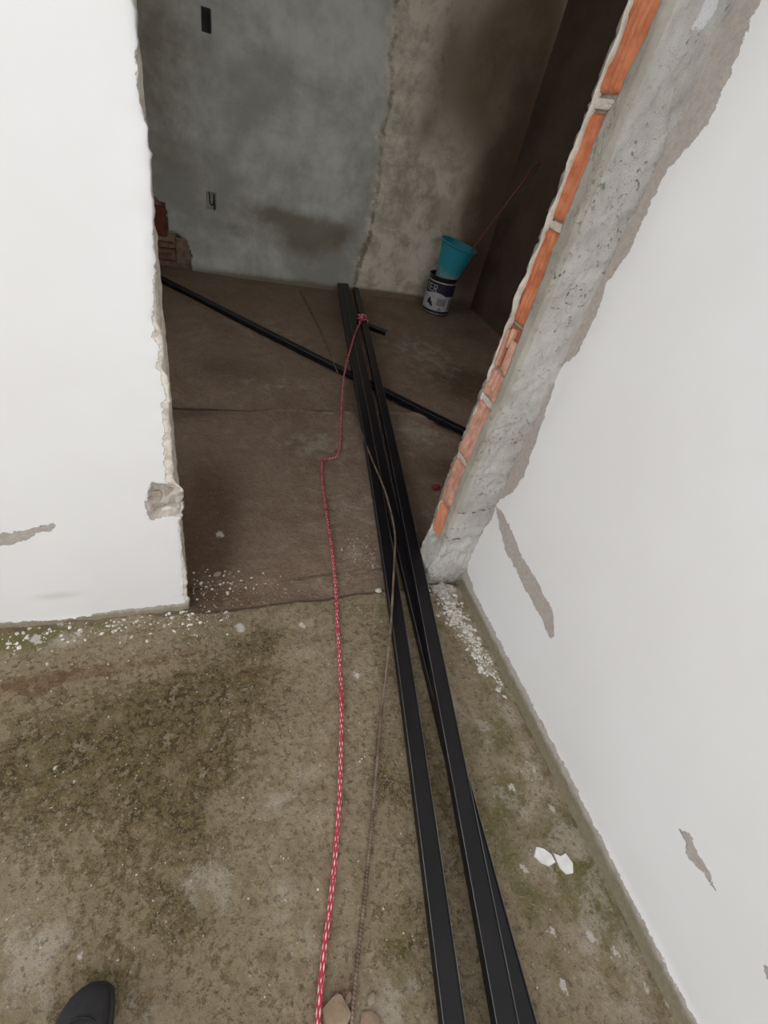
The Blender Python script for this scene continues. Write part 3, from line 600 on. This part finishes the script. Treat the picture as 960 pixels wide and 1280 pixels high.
bm = bmesh.new(); bm_box(bm, ((XE+XW)/2, YW+.14, ZC/2), (XW-XE+.2, .06, ZC+.1)); bm_obj('masonry_core', bm, M['brownplaster'], wb)
# masonry exposed by the broken plaster low on the back wall
bm = bmesh.new(); bm_box(bm, (-.3, YW+.06, .3), (1.1, .03, .8)); core = bm_obj('masonry_core', bm, M['brownplaster'], wb)
def bk_brick(px0, py0, px1, py1, mat, dy=.022, seed=0, nm='brick'):
    p0 = pix(px0, py0, y=YW); p1 = pix(px1, py1, y=YW); cx_, cz_ = (p0[0]+p1[0])/2, (p0[2]+p1[2])/2
    bm = bmesh.new(); bm_box(bm, (cx_, YW+dy+.02, cz_), (abs(p1[0]-p0[0]), .04, abs(p1[2]-p0[2])), bev=.004)
    bmesh.ops.subdivide_edges(bm, edges=[e for e in bm.edges if e.calc_length() > .05], cuts=3, use_grid_fill=True)
    Pn = np.array([v.co[:] for v in bm.verts]); nn = fbm(Pn+seed, 35, seed)
    for v, q in zip(bm.verts, nn): v.co.x += q*.006; v.co.y += q*.008; v.co.z += q*.005
    return bm_obj(nm, bm, mat, wb, smooth=True)
bk_brick(186, 256, 209, 297, M['brickd'], .022, 3)
for k, (y0, y1) in enumerate([(300, 305), (307.5, 312.5), (315, 320), (322.5, 327.5)]): bk_brick(186, y0, 216-k*.5+(k % 2)*4, y1, M['brickin'], .014-.002*(k % 2), 5+k)
bk_brick(219, 297, 239, 331, M['brownplaster'], .006, 21, 'mortar_lump')
tube('broken_conduit', [pix(*q, y=YW+.004) for q in [(212, 288), (220, 290), (229, 296)]], .008, M['cut'], wb, 8, 12)
# electrical boxes: recessed plastic box with loops of wire
for k, (bx, bz, hx, hz_) in enumerate(BOX):
    t = empty('electrical_box', (bx, YW+.034, bz))
    tag(t, ['small open electrical box low on the back wall with a wire hook', 'tall open electrical box at the top left of the back wall with black wires'][k], 'electrical box')
    bm = bmesh.new(); T_ = .004; d_ = .034
    bm_box(bm, (0, -.001, 0), (hx*2-.004, .003, hz_*2-.004))
    for s in (-1, 1):
        bm_box(bm, (s*(hx-.004), -d_/2, 0), (T_, d_-.002, hz_*2-.006)); bm_box(bm, (0, -d_/2, s*(hz_-.004)), (hx*2-.006, d_-.002, T_))
    bm_obj('box_shell', bm, M['ceiling'] if k == 0 else M['box'], t)
    if k == 0: w_pts = [(-.018, -.03, .052), (-.012, -.04, .035), (-.012, -.042, -.005), (.0, -.042, -.03), (.014, -.042, -.024), (.020, -.040, .01), (.022, -.036, .045)]
    else: w_pts = [(-.018, -.03, .05), (-.016, -.04, .02), (-.010, -.04, -.01), (.004, -.04, -.03), (.012, -.038, -.01), (.014, -.034, .04)]
    tube('wire', w_pts, .0045, M['wire'], t, 8, 30)
    tube('wire', [(.020, -.028, .03), (.022, -.040, -.01), (.024, -.040, -.045), (.022, -.030, -.058)], .005, M['wire'], t, 8, 20)

# ================================================================== BARS
BW, BH = .048, .034
def bar(name, pts, label, nseg=60, wdt=BW, hgt=BH, parent_loc=None, lipped=True, group='long black aluminium bars lying through the doorway'):
    """extruded profile: box tube with two raised lips along its top, open hollow ends. pts = centre of the bottom face"""
    P = resample(pts, nseg); T = np.gradient(P, axis=0); T /= np.linalg.norm(T, axis=1)[:, None]
    up = np.array([0, 0, 1.]); S = np.cross(T, up); S /= np.linalg.norm(S, axis=1)[:, None]; Nn = np.cross(S, T)
    w2 = wdt/2; l = .0035; g = .0022 if lipped else 0
    prof = [(-w2+.001, 0), (w2-.001, 0), (w2, .001), (w2, hgt-.001), (w2-.001, hgt), (w2-l, hgt), (w2-l-.001, hgt-g), (-w2+l+.001, hgt-g), (-w2+l, hgt), (-w2+.001, hgt), (-w2, hgt-.001), (-w2, .001)]
    n = len(prof); V = np.vstack([P[i]+np.array([S[i]*a+Nn[i]*b for a, b in prof]) for i in range(len(P))])
    F = []; t = .0022
    for i in range(len(P)-1):
        for j in range(n): k = (j+1) % n; F.append((i*n+j, (i+1)*n+j, (i+1)*n+k, i*n+k))
    root = empty(name, tuple(P[0])); tag(root, label, 'metal bar', group); inv = -P[0]
    o = mesh_obj('profile', V+inv, F, M['bar'], root, smooth=False)
    for a0, a1 in ((-w2-.0003, -w2+.0011), (w2-.0011, w2+.0003)):  # thin strips of lighter grey along both top edges
        V3 = []; nn_ = len(P)
        for i in range(nn_): V3 += [P[i]+inv+S[i]*a0+Nn[i]*(hgt-.0018), P[i]+inv+S[i]*a0+Nn[i]*(hgt+.0005), P[i]+inv+S[i]*a1+Nn[i]*(hgt+.0005), P[i]+inv+S[i]*a1+Nn[i]*(hgt-.0018)]
        lp = mesh_obj('edge', V3, [(i*4+j, (i+1)*4+j, (i+1)*4+j+1, i*4+j+1) for i in range(nn_-1) for j in range(3)], M['barlip'], root, smooth=False); lp['label'] = 'thin grey edge'
    # hollow ends: rim of cut metal + dark inner sleeve with a web
    for end, sgn in ((0, 1), (len(P)-1, -1)):
        out = prof; inn = [(-w2+t, t), (w2-t, t), (w2-t, hgt-t-g), (-w2+t, hgt-t-g)]; c = P[end]+inv; V2 = []; F2 = []
        bm = bmesh.new()
        def pt(a, b, d=0): q = c+S[end]*a+Nn[end]*b+T[end]*sgn*d; return bm.verts.new(tuple(q))
        def strip(a0, b0, a1, b1, d0, d1):
            vs = [pt(a0, b0, d0), pt(a1, b0, d0), pt(a1, b1, d0), pt(a0, b1, d0), pt(a0, b0, d1), pt(a1, b0, d1), pt(a1, b1, d1), pt(a0, b1, d1)]
            for f in ((0, 1, 2, 3), (7, 6, 5, 4), (0, 4, 5, 1), (1, 5, 6, 2), (2, 6, 7, 3), (3, 7, 4, 0)): bm.faces.new([vs[q] for q in f])
        for r4 in ((-w2, 0, w2, t), (-w2, hgt-g-t, w2, hgt-g), (-w2, t, -w2+t, hgt-g-t), (w2-t, t, w2, hgt-g-t), (-t/2, t, t/2, hgt-g-t)): strip(*r4, -.0006, .004)
        bmesh.ops.recalc_face_normals(bm, faces=bm.faces); e = bm_obj('cut_end', bm, M['cut'], root); e['label'] = 'bare metal cut end'
        bm = bmesh.new(); strip(-w2+.0005, .0005, w2-.0005, hgt-g-.0005, .03, .032); bmesh.ops.recalc_face_normals(bm, faces=bm.faces); bm_obj('inner_web', bm, M['bar_in'], root)
    return root
def bpts(px, zf, ext=1.0, tip=None):
    """centre line: pixels are the middle of the top face, zf gives the bottom height along y"""
    Q = []
    for q in px:
        zt = BH
        for _ in range(4): p = pix(*q, z=zt); zt = zf(p[1])+BH
        Q.append([p[0], p[1], zf(p[1])])
    Q = np.array(Q); o = np.argsort(Q[:, 1]); Q = Q[o]
    c = np.polyfit(Q[:, 1], Q[:, 0], 3); ys = np.linspace(-.25, Q[-1, 1] if tip is None else tip, 26)
    d0 = np.polyval(np.polyder(c), -.25); L = [(np.polyval(c, -.25)+(y+.25)*d0, y, zf(y)) for y in np.linspace(-1.15, -.45, 3)]
    return np.array(L+[(np.polyval(c, y), y, zf(y)) for y in ys])
def lift(yy, z0, z1): return float(z0+(z1-z0)*sstep(1.5, 2.5, np.array([yy]))[0])
CBZ = .0
zA = lambda y: lift(y, .004, BH+.003); zB = lambda y: BH+.006 if y < 1.6 else BH+.006
zC = lambda y: lift(y, .004, BH+.003)
A = bpts([(567, 1280), (542, 1080), (516, 900), (500, 782), (493.5, 740), (487, 690), (476, 640), (465, 580), (457, 513), (449, 467), (440, 420), (427, 362)], zA, tip=4.63)
B = bpts([(632, 1280), (597, 1080), (562, 900), (540, 782), (530, 740), (521, 690), (510, 650), (500, 610), (489, 560), (481, 513), (472.5, 467), (463, 438), (456, 400), (446, 366)], zB, tip=4.55)
C = bpts([(652, 1280), (611, 1080), (557, 900), (530, 782), (517, 740), (506, 690), (494, 650), (483, 610), (474, 559), (465, 513), (456, 467), (446, 420), (433, 360)], zC, tip=4.645)
# keep far ends parallel and clear of each other
def sep(Lp, Rp, gap):
    xr = np.interp(Lp[:, 1], Rp[:, 1], Rp[:, 0]); m = Lp[:, 1] > 1.45; Lp[m, 0] = np.minimum(Lp[m, 0], xr[m]-gap); return Lp
C = sep(C, B, BW+.004)
def sep_all(Lp, Rp, gap):
    xr = np.interp(Lp[:, 1], Rp[:, 1], Rp[:, 0]); Lp[:, 0] = np.minimum(Lp[:, 0], xr-gap); return Lp
A = sep_all(A, C, BW+.003)
for Q_ in (A, C): 
    k = Q_[:, 0].copy(); Q_[1:-1, 0] = (k[:-2]+2*k[1:-1]+k[2:])/4
bar('long_bar', A, 'leftmost long black bar, nearest the red rope, narrow gap to its right at the front')
bar('long_bar', B, 'middle long black bar at the bottom of the photo, lying on top of another')
bar('long_bar', C, 'rightmost long black bar at the bottom of the photo, half hidden under the middle bar')
c0 = pix(200, 345, z=BH)[:2]; c1 = pix(565, 528, z=BH)[:2]; dr = (c1-c0)/np.linalg.norm(c1-c0); s0 = c0-dr*.22; s1 = c1+dr*.75
bar('cross_bar', [(s0[0], s0[1], -.004), ((s0[0]+s1[0])/2, (s0[1]+s1[1])/2, -.006), (s1[0], s1[1], .0)], 'black bar lying diagonally across the room floor under the long bars', 20, group=None)
e1 = pix(484, 414, z=.02)[:2]; e0 = pix(452, 402, z=.02)[:2]; dr = (e0-e1)/np.linalg.norm(e0-e1); e0 = e1+dr*.30
bar('short_bar', [(e0[0], e0[1], -.016), ((e0+e1)[0]/2, (e0+e1)[1]/2, -.016), (e1[0], e1[1], -.016)], 'short black bar with bare cut end poking out beside the knot', 8, group=None)

# ================================================================== ROPE, ROD
def wpts(L):
    return [pix(px, py, z=zz) for px, py, zz in L]
RR = .0065
rp = wpts([(452, 401, .085), (449, 405, .086), (443, 420, .084), (439, 434, .083), (435, 448, .078), (432, 460, .064), (430, 471, .050), (428, 492, .026), (427, 515, .0), (426, 545, .005), (424, 566, .008), (418, 572, .014), (408, 574, .012), (403, 577, .008), (403, 600, .007), (408, 640, .008), (414, 680, .008), (418, 715, .006), (420, 740, .006), (422, 780, .008), (426, 850, .008),
           (427, 900, .008), (425, 980, .008), (421, 1050, .008), (413, 1130, .008), (404, 1200, .008), (397, 1280, .008), (392, 1340, .008), (384, 1450, .008)])
rope = empty('red_rope', tuple(rp[0])); tag(rope, 'thin red rope with white flecks tied round the long bars', 'rope')
ro = tube('strand', np.array(rp)-rp[0], RR, M['rope'], rope, 12, 700)
# knot: loop around the two bar bundles plus a few turns
kc = pix(452, 398, z=.085); ca_ = []
Bx = np.interp(kc[1], B[:, 1], B[:, 0]); Ax = np.interp(kc[1], A[:, 1], A[:, 0])
loop = [(Bx+.030, kc[1], BH+.006), (Bx+.032, kc[1], BH*2+.004), (Bx+.015, kc[1], BH*2+.014), (Bx-.015, kc[1], BH*2+.014), (Bx-.033, kc[1], BH*2+.004), (Bx-.034, kc[1], BH+.008), (Bx-.022, kc[1], BH-.004), (Bx+.02, kc[1], BH-.004), (Bx+.031, kc[1], BH+.008)]
tube('knot_loop', np.array(loop)-rp[0], RR, M['rope'], rope, 10, 90)
kn = []
for t in np.linspace(0, 1, 60):
    th = 2*math.pi*t*2; kn.append((kc[0]+math.cos(th)*(.026+.010*math.cos(th*1.5)), kc[1]+math.sin(th)*.020, .096+.014*math.sin(th*1.5)))
tube('knot', np.array(kn)-rp[0], RR*1.25, M['rope'], rope, 10)

rd = wpts([(433, 1400, .008), (440, 1280, .006), (446, 1210, .006), (455, 1130, .006), (463, 1050, .007), (470, 970, .007), (477, 890, .010), (483, 840, .022), (488, 790, .040), (491, 740, .046), (493, 700, .047), (494, 672, .048), (490, 645, .050), (480, 610, .055), (464, 572, .056), (452, 540, .030), (440, 510, .012), (431, 488, .028), (423, 468, .036), (410, 438, .010), (395, 402, -.010), (375, 362, -.010)])
rod = tube('steel_rod', rd, .0044, M['rust'], None, 8, 520); tag(rod, 'thin rusty ribbed steel rod bending beside and over the long bars', 'steel rod')

# ================================================================== TIN AND PAIL
bc = pix(543, 389, z=-.02); TR, TH = .135, .345; tin_y = bc[1]; tin_x = bc[0]
fzt = floor_z(tin_x, tin_y)
tin = empty('paint_tin', (tin_x, tin_y, fzt)); tag(tin, 'black paint tin with white label standing by the back wall', 'tin')
lathe('body', [(0, .004), (TR-.006, .004), (TR-.002, 0), (TR+.002, .004), (TR, .010), (TR, TH-.02), (TR+.003, TH-.012), (TR+.004, TH-.004), (TR+.001, TH), (TR-.005, TH-.002), (TR-.006, TH-.02), (TR-.006, .012), (0, .012)], M['tin'], tin, 48)
def wrap(name, a0, a1, z0, z1, mat, r=TR+.0012, na=24, par=tin, zfun=None):
    V = []; nz = 5
    for a_ in np.linspace(a0, a1, na):
        for q in np.linspace(0, 1, nz):
            lo, hi = (z0, z1) if zfun is None else zfun(a_); V.append((r*math.cos(a_), r*math.sin(a_), lo+(hi-lo)*q))
    return mesh_obj(name, V, grid_faces(na, nz), mat, par)
vd = math.atan2(-tin_y, -tin_x); g_ = math.radians
wrap('label_sheet', vd-g_(75), vd+g_(75), .045, .185, M['label'])
wrap('navy_band', vd-g_(75), vd+g_(75), .185, .290, M['navy'])
wrap('rim_line', 0, 2*math.pi, .292, .302, M['lettering'], na=60); wrap('base_line', 0, 2*math.pi, .012, .024, M['steel'], na=60)
wrap('label_wave', vd-g_(75), vd+g_(75), .18, .20, M['label'], r=TR+.0016, zfun=lambda a_: (.17, .185+.022*math.cos((a_-vd+g_(10))*2.2)))
wrap('print_smudge', vd-g_(2), vd+g_(38), .095, .16, M['greyink'], r=TR+.0016); wrap('side_print', vd+g_(50), vd+g_(70), .06, .16, M['greyink'], r=TR+.0016)
for (da, zz, sa, sz) in [(-34, .125, 8, .045), (-26, .100, 7, .035), (-38, .105, 5, .02), (-20, .085, 5, .02), (16, .065, 3, .02), (22, .062, 2, .012), (10, .060, 2, .012)]:
    V = [(0, 0, 0)]; rr_ = TR+.002; n_ = 14; ctr = vd+g_(da); V = [(rr_*math.cos(ctr), rr_*math.sin(ctr), zz)]
    for k in range(n_): th = 2*math.pi*k/n_; q = 1+.25*math.sin(3*th+da); an = ctr+g_(sa)*math.cos(th)*q; V.append((rr_*math.cos(an), rr_*math.sin(an), zz+sz*.5*math.sin(th)*q))
    mesh_obj('printed_mark', V, [(0, k+1, (k+1) % n_+1) for k in range(n_)], M['ink'], tin, smooth=False)
# letters "TER" as seen on the band
def letter(ch, ang, zc, hh=.055, ww=.030):
    segs = {'F': [(0, 0, 0, 1), (0, 1, 1, 1), (0, .5, .8, .5)], 'T': [(.5, 0, .5, 1), (0, 1, 1, 1)], 'E': [(0, 0, 0, 1), (0, 1, 1, 1), (0, .5, .8, .5), (0, 0, 1, 0)], 'R': [(0, 0, 0, 1), (0, 1, .9, 1), (.9, 1, .9, .5), (.9, .5, 0, .5), (.4, .5, 1, 0)]}[ch]
    bm = bmesh.new(); r_ = TR+.0022; th_ = .0030
    for x0, y0, x1, y1 in segs:
        a = np.array([x0*ww, y0*hh]); b = np.array([x1*ww, y1*hh]); d = (b-a)/np.linalg.norm(b-a); nn = np.array([-d[1], d[0]])*th_; a = a-d*th_; b = b+d*th_
        vs = []
        for q in (a-nn, b-nn, b+nn, a+nn): an = ang+q[0]/r_; vs.append(bm.verts.new((r_*math.cos(an), r_*math.sin(an), zc-hh/2+q[1])))
        bm.faces.new(vs)
    bm_obj('letter', bm, M['lettering'], tin)
for ch, da in zip('TER', (-64, -45, -26)): letter(ch, vd+g_(da), .238)
pz = TH-.075
pail = empty('pail', (tin_x+.012, tin_y-.01, fzt+pz), (g_(3), g_(7), 0)); tag(pail, 'turquoise plastic pail stuck inside the top of the black tin', 'bucket')
r0, r1, ph = .096, .166, .36
def pr(z_): return r0+(r1-r0)*(z_/ph)**1.05
prof = [(0, 0), (r0-.004, 0), (r0, .004)]+[(pr(z_), z_) for z_ in np.linspace(.02, ph-.03, 10)]+[(r1-.002, ph-.02), (r1+.010, ph-.016), (r1+.011, ph-.004), (r1+.006, ph), (r1-.001, ph-.003)]+[(pr(z_)-.005, z_) for z_ in np.linspace(ph-.03, .02, 8)]+[(r0-.006, .008), (0, .008)]
bo = lathe('body', prof, M['pail'], pail, 48)
for v in bo.data.vertices:          # rim bent out of round
    k = max(0, v.co.z/ph)**3; a_ = math.atan2(v.co.y, v.co.x); v.co.x *= 1+.04*k*math.cos(2*a_+.6); v.co.y *= 1-.05*k*math.cos(2*a_+.6); v.co.z += .004*k*math.cos(2*a_+1)
for s in (-1, 1):
    bm = bmesh.new(); bm_box(bm, (s*(r1+.012), 0, ph-.022), (.010, .024, .022), bev=.003); bm_obj('handle_lug', bm, M['pail'], pail)
hp = [(math.cos(t)*(r1+.014), -.02-math.sin(t)*.10, ph-.02+math.sin(t)*-.0-.11*math.sin(t)*.0+.012*math.sin(t)) for t in np.linspace(0, math.pi, 9)]
tube('wire_handle', [(math.cos(t)*(r1+.016), math.sin(t)*(r1+.016), ph-.012) for t in np.linspace(0, math.pi, 15)], .0028, M['steel'], pail, 6, 40)
# broom handle leaning in the corner
h0 = pix(586, 318, y=4.40); h1 = pix(672, 203, x=XW-.025); hd = (h1-h0)/np.linalg.norm(h1-h0)
L0 = h0-hd*(h0[2]-.015)/hd[2]
hn = empty('tool_handle', tuple(L0)); tag(hn, 'reddish wooden tool handle leaning in the dark corner behind the pail', 'handle')
if L0[0] > XW-.05: L0[0] = XW-.1
hn.location = tuple(L0); tube('shaft', [np.zeros(3), (h1-L0)*.5, h1-L0], .011, M['wood'], hn, 10, 6)
bm = bmesh.new(); bmesh.ops.create_uvsphere(bm, u_segments=10, v_segments=6, radius=.0125); ob_ = bm_obj('end_cap', bm, M['wood'], hn, True); ob_.location = h1-L0

# ================================================================== SHOE (toe enters at the lower left)
sh = empty('shoe', (-.300, -.105, .004), (0, 0, g_(-12))); tag(sh, 'black shoe at the bottom left, only its toe in the photo', 'shoe')
def loft(name, secs, mat, parent, n=28, caps=True):
    """secs: (y, halfwidth_l, halfwidth_r, z0, z1, xoff) super-ellipse sections along y"""
    V = []
    for (yy, wl_, wr_, z0_, z1_, xo) in secs:
        for k in range(n):
            t = 2*math.pi*k/n; c_, s_ = math.cos(t), math.sin(t); cw = abs(c_)**.75*(1 if c_ >= 0 else -1); sw = abs(s_)**.8*(1 if s_ >= 0 else -1)
            V.append((xo+(wr_ if c_ >= 0 else wl_)*cw, yy, (z0_+z1_)/2+(z1_-z0_)/2*sw))
    F = [tuple(i*n+q for q in (0,)) for i in ()]
    for i in range(len(secs)-1):
        for k in range(n): q = (k+1) % n; F.append((i*n+k, i*n+q, (i+1)*n+q, (i+1)*n+k))
    if caps: F.append(tuple(range(n-1, -1, -1))); F.append(tuple(range((len(secs)-1)*n, len(secs)*n)))
    F = [f[::-1] for f in F]; return mesh_obj(name, V, F, mat, parent)
def seclist(zlo, zhi_f, grow=0.):
    out = []
    for yy, wl_, wr_, xo in [(0, .012, .012, 0), (.006, .024, .024, 0), (.02, .033, .033, 0), (.05, .036, .036, 0), (.10, .034, .035, .001), (.15, .039, .041, .002), (.19, .046, .047, .002), (.22, .046, .048, .0), (.245, .040, .045, -.001), (.265, .031, .038, .0), (.278, .020, .028, .003), (.285, .008, .013, .006)]:
        out.append((yy, wl_+grow, wr_+grow, zlo, zhi_f(yy), xo))
    return out
loft('sole', seclist(0, lambda y: .026+(.004 if y > .24 else 0), .004), M['sole'], sh)
top = lambda y: float(np.interp(y, [0, .02, .05, .10, .14, .17, .20, .23, .25, .265, .278, .285], [.085, .105, .108, .100, .090, .080, .070, .064, .060, .054, .045, .034]))
loft('upper', seclist(.018, top), M['shoe'], sh)
loft('collar', [(.014, .022, .022, .085, .112, 0), (.03, .030, .030, .088, .120, 0), (.06, .033, .033, .086, .118, 0), (.09, .028, .028, .080, .112, 0), (.105, .018, .018, .080, .106, 0)], M['sole'], sh)
tube('toe_seam', [(x_, y_, z_) for x_, y_, z_ in [(-.044, .19, .038), (-.034, .215, .056), (-.015, .232, .0655), (.005, .236, .066), (.025, .23, .062), (.04, .21, .050), (.047, .19, .038)]], .0018, M['sole'], sh, 6, 30)
for k in range(5):
    yy = .115+k*.018; zt = top(yy)+.001; tube('lace', [(-.022, yy-.006, zt-.010), (0, yy, zt+.003), (.022, yy+.006, zt-.010)], .0028, M['sole'], sh, 6, 12)

# ================================================================== FRAGMENTS AND RUBBLE
def frag(px, py, s, mat, label, cat, seed, name, rz=0., group=None, amp=.28):
    p = pix(px, py, z=.004); zf = floor_z(p[0], p[1]); o = lump(name, (p[0], p[1], zf-.002), s, mat, None, seed, rotz=rz, amp=amp); return tag(o, label, cat, group)
frag(420, 1268, (.060, .060, .016), M['terracotta'], 'tan broken clay shard under the steel rod at the bottom, left piece', 'rubble', 3, 'clay_shard', .4, amp=.18)
frag(462, 1282, (.050, .048, .014), M['terracotta'], 'tan broken clay shard right of the steel rod at the bottom edge', 'rubble', 8, 'clay_shard', 1.1, amp=.18)
frag(465, 1248, (.026, .020, .012), M['dirt'], 'small brown clay chip just above the right clay shard', 'rubble', 5, 'clay_shard', .2)
frag(436, 1247, (.024, .016, .008), M['brownplaster'], 'small reddish crumb between the rope and the rod at the bottom', 'rubble', 6, 'clay_crumb', .6)
frag(474, 737, (.030, .028, .018), M['chip'], 'round pale pebble on the door sill beside the bars', 'pebble', 9, 'pebble')
frag(272, 718, (.032, .026, .018), M['dirt'], 'brown stone on the dark floor just inside the left jamb', 'stone', 12, 'stone')
frag(545, 611, (.05, .04, .028), M['redstuff'], 'red clay lump behind the foot of the right jamb', 'rubble', 15, 'clay_lump')
def flake(px, py, poly, lab, seed, h=.0045):
    p = pix(px, py, z=.004); n = len(poly); bm = bmesh.new(); zf = floor_z(p[0], p[1])
    poly = [(a*1.25, b*1.35) for a, b in poly]
    c_ = [bm.verts.new((x_, y_, h+random.uniform(-.001, .002))) for x_, y_ in poly]; b_ = [bm.verts.new((x_*1.03, y_*1.03, -.002)) for x_, y_ in poly]
    bm.faces.new(c_); [bm.faces.new((b_[k], b_[(k+1) % n], c_[(k+1) % n], c_[k])) for k in range(n)]
    o = bm_obj('paint_flake', bm, M['flake']); o.location = (p[0], p[1], zf+.001); return tag(o, lab, 'paint flake')
flake(686, 1072, [(-.030, .010), (-.018, .022), (-.004, .016), (.008, .004), (.010, -.010), (-.006, -.012), (-.020, -.004)], 'white paint flake on the floor right of the bars, left piece of the pair', 1)
flake(706, 1079, [(-.014, .020), (-.002, .012), (.012, .014), (.018, -.004), (.008, -.018), (-.006, -.016), (-.014, -.004)], 'white paint flake on the floor right of the bars, right piece of the pair', 2)
# loose plaster grit: countless, joined per zone
def grit(name, label, zone, n, mat, smin, smax, seed):
    rs = np.random.RandomState(seed); V = []; F = []
    base = np.array([(1, 0, -.3), (.2, .9, -.3), (-.9, .4, -.3), (-.6, -.8, -.3), (.5, -.8, -.3), (.5, .1, .6), (-.35, .35, .7), (-.1, -.5, .5)])
    tri = [(0, 1, 5), (1, 2, 6), (1, 6, 5), (2, 3, 6), (3, 7, 6), (3, 4, 7), (4, 0, 5), (4, 5, 7), (5, 6, 7)]
    for k in range(n):
        x_, y_ = zone(rs); s = smin+(smax-smin)*rs.rand()**3; a_ = rs.rand()*6.28; ca, sa = math.cos(a_), math.sin(a_)
        q = base*(1+rs.uniform(-.25, .25, base.shape))*s*np.array([1, .5+.5*rs.rand(), .35+.4*rs.rand()]); q = np.stack([q[:, 0]*ca-q[:, 1]*sa, q[:, 0]*sa+q[:, 1]*ca, q[:, 2]], 1)
        q += (x_, y_, floor_z(x_, y_)+s*.12); b0 = len(V); V += list(q); F += [tuple(t_+b0 for t_ in f) for f in tri]
    o = mesh_obj(name, V, F, mat, None, smooth=False); return tag(o, label, 'rubble', kind='stuff')
def z_left(rs): x_ = rs.uniform(-.72, .06); return x_, YF-.012-abs(rs.normal(0, .045))
def z_sill(rs): return rs.uniform(-.06, .66), rs.uniform(YF-.01, YF+.10)
def z_dark(rs): return -.06+abs(rs.normal(0, .13)), YF+.10+rs.normal(0, .035)
def z_right(rs):
    t = rs.beta(1.3, 2.2); y_ = YF-.02-t*.50; return min(XR-.030, float(np.interp(y_, [.45, .6, .75, .9, 1.0, 1.06], [.93, .915, .90, .875, .865, .86]))+rs.normal(0, .022)), y_
def z_yard(rs): return rs.uniform(-.45, .90), rs.uniform(-.2, 1.02)
def z_bars(rs): return rs.uniform(.50, .66), rs.uniform(1.16, 1.36)
def z_room(rs): return rs.uniform(-.05, .7), rs.uniform(1.15, 1.9)
grit('plaster_grit', 'pale plaster crumbs along the foot of the left white wall', z_left, 420, M['chip'], .0015, .0085, 1)
grit('plaster_grit', 'fine tan grit scattered on the door sill', z_sill, 420, M['dirt'], .001, .006, 2)
grit('plaster_grit', 'pale crumbs heaped inside the door by the left jamb', z_dark, 150, M['chip'], .001, .0065, 3)
grit('plaster_grit', 'broken white plaster crumbs along the foot of the right wall', z_right, 950, M['chip'], .0015, .011, 4)
grit('plaster_grit', 'tiny pale grains scattered over the mossy yard floor', z_yard, 700, M['chip'], .0008, .0034, 5)
grit('plaster_grit', 'grey crumbs on the floor left of the bars past the sill', z_bars, 130, M['chip'], .001, .005, 6)
grit('plaster_grit', 'sparse pale specks over the room floor near the door', z_room, 110, M['chip'], .0008, .003, 7)

# plaster pieces loose in the broken edge of the left wall
for k, (px_, py_, sc_, mt) in enumerate([(196, 628, (.040, .014, .060), 'brownplaster2'), (214, 622, (.034, .020, .055), 'brownplaster2'), (208, 640, (.030, .012, .020), 'chip')]):
    q = pix(px_, py_, y=YF); bm = bmesh.new(); bmesh.ops.create_icosphere(bm, subdivisions=3, radius=.5); Pn = np.array([v.co[:] for v in bm.verts])
    Pn = Pn*(1+fbm(Pn+k*5, 2.2, k)[:, None]*.6); Pn = np.clip(Pn, -.40, .40)*np.array(sc_)*1.2
    for v, c_ in zip(bm.verts, Pn): v.co = c_
    o = bm_obj('plaster_chunk', bm, M[mt], wl, smooth=False); o.location = (q[0], YF+.016, q[2])
# mortar lumps at the foot of the right jamb
spots_ = [(.800, 1.035, .030), (.812, 1.075, .026), (.835, 1.020, .034), (.862, 1.012, .030), (.890, 1.018, .028), (.915, 1.010, .022), (.870, .982, .024), (.900, .965, .020), (.845, .990, .018), (.905, .925, .018), (.885, .900, .014), (.822, 1.115, .020), (.918, .880, .014), (.798, 1.062, .016)]
bm = bmesh.new()
for k, (x_, y_, s_) in enumerate(spots_+[(x_+random.uniform(-.03, .03), y_+random.uniform(-.03, .03), s_*random.uniform(.3, .6)) for x_, y_, s_ in spots_*3]):
    c_ = bmesh.ops.create_icosphere(bm, subdivisions=2, radius=.5)['verts']; Pn = np.array([v.co[:] for v in c_]); Pn = np.clip(Pn*(1+fbm(Pn+k*3, 2.4, k)[:, None]*.8), -.42, .42)*np.array([s_*1.5, s_*1.2, s_*.8])
    zf = floor_z(x_, y_)+s_*.10
    for v, q in zip(c_, Pn): v.co = (q[0]+x_, q[1]+y_, q[2]+zf)
tag(bm_obj('mortar_rubble', bm, M['lumpgrey']), 'heap of small grey mortar lumps at the foot of the right jamb', 'rubble', kind='stuff')
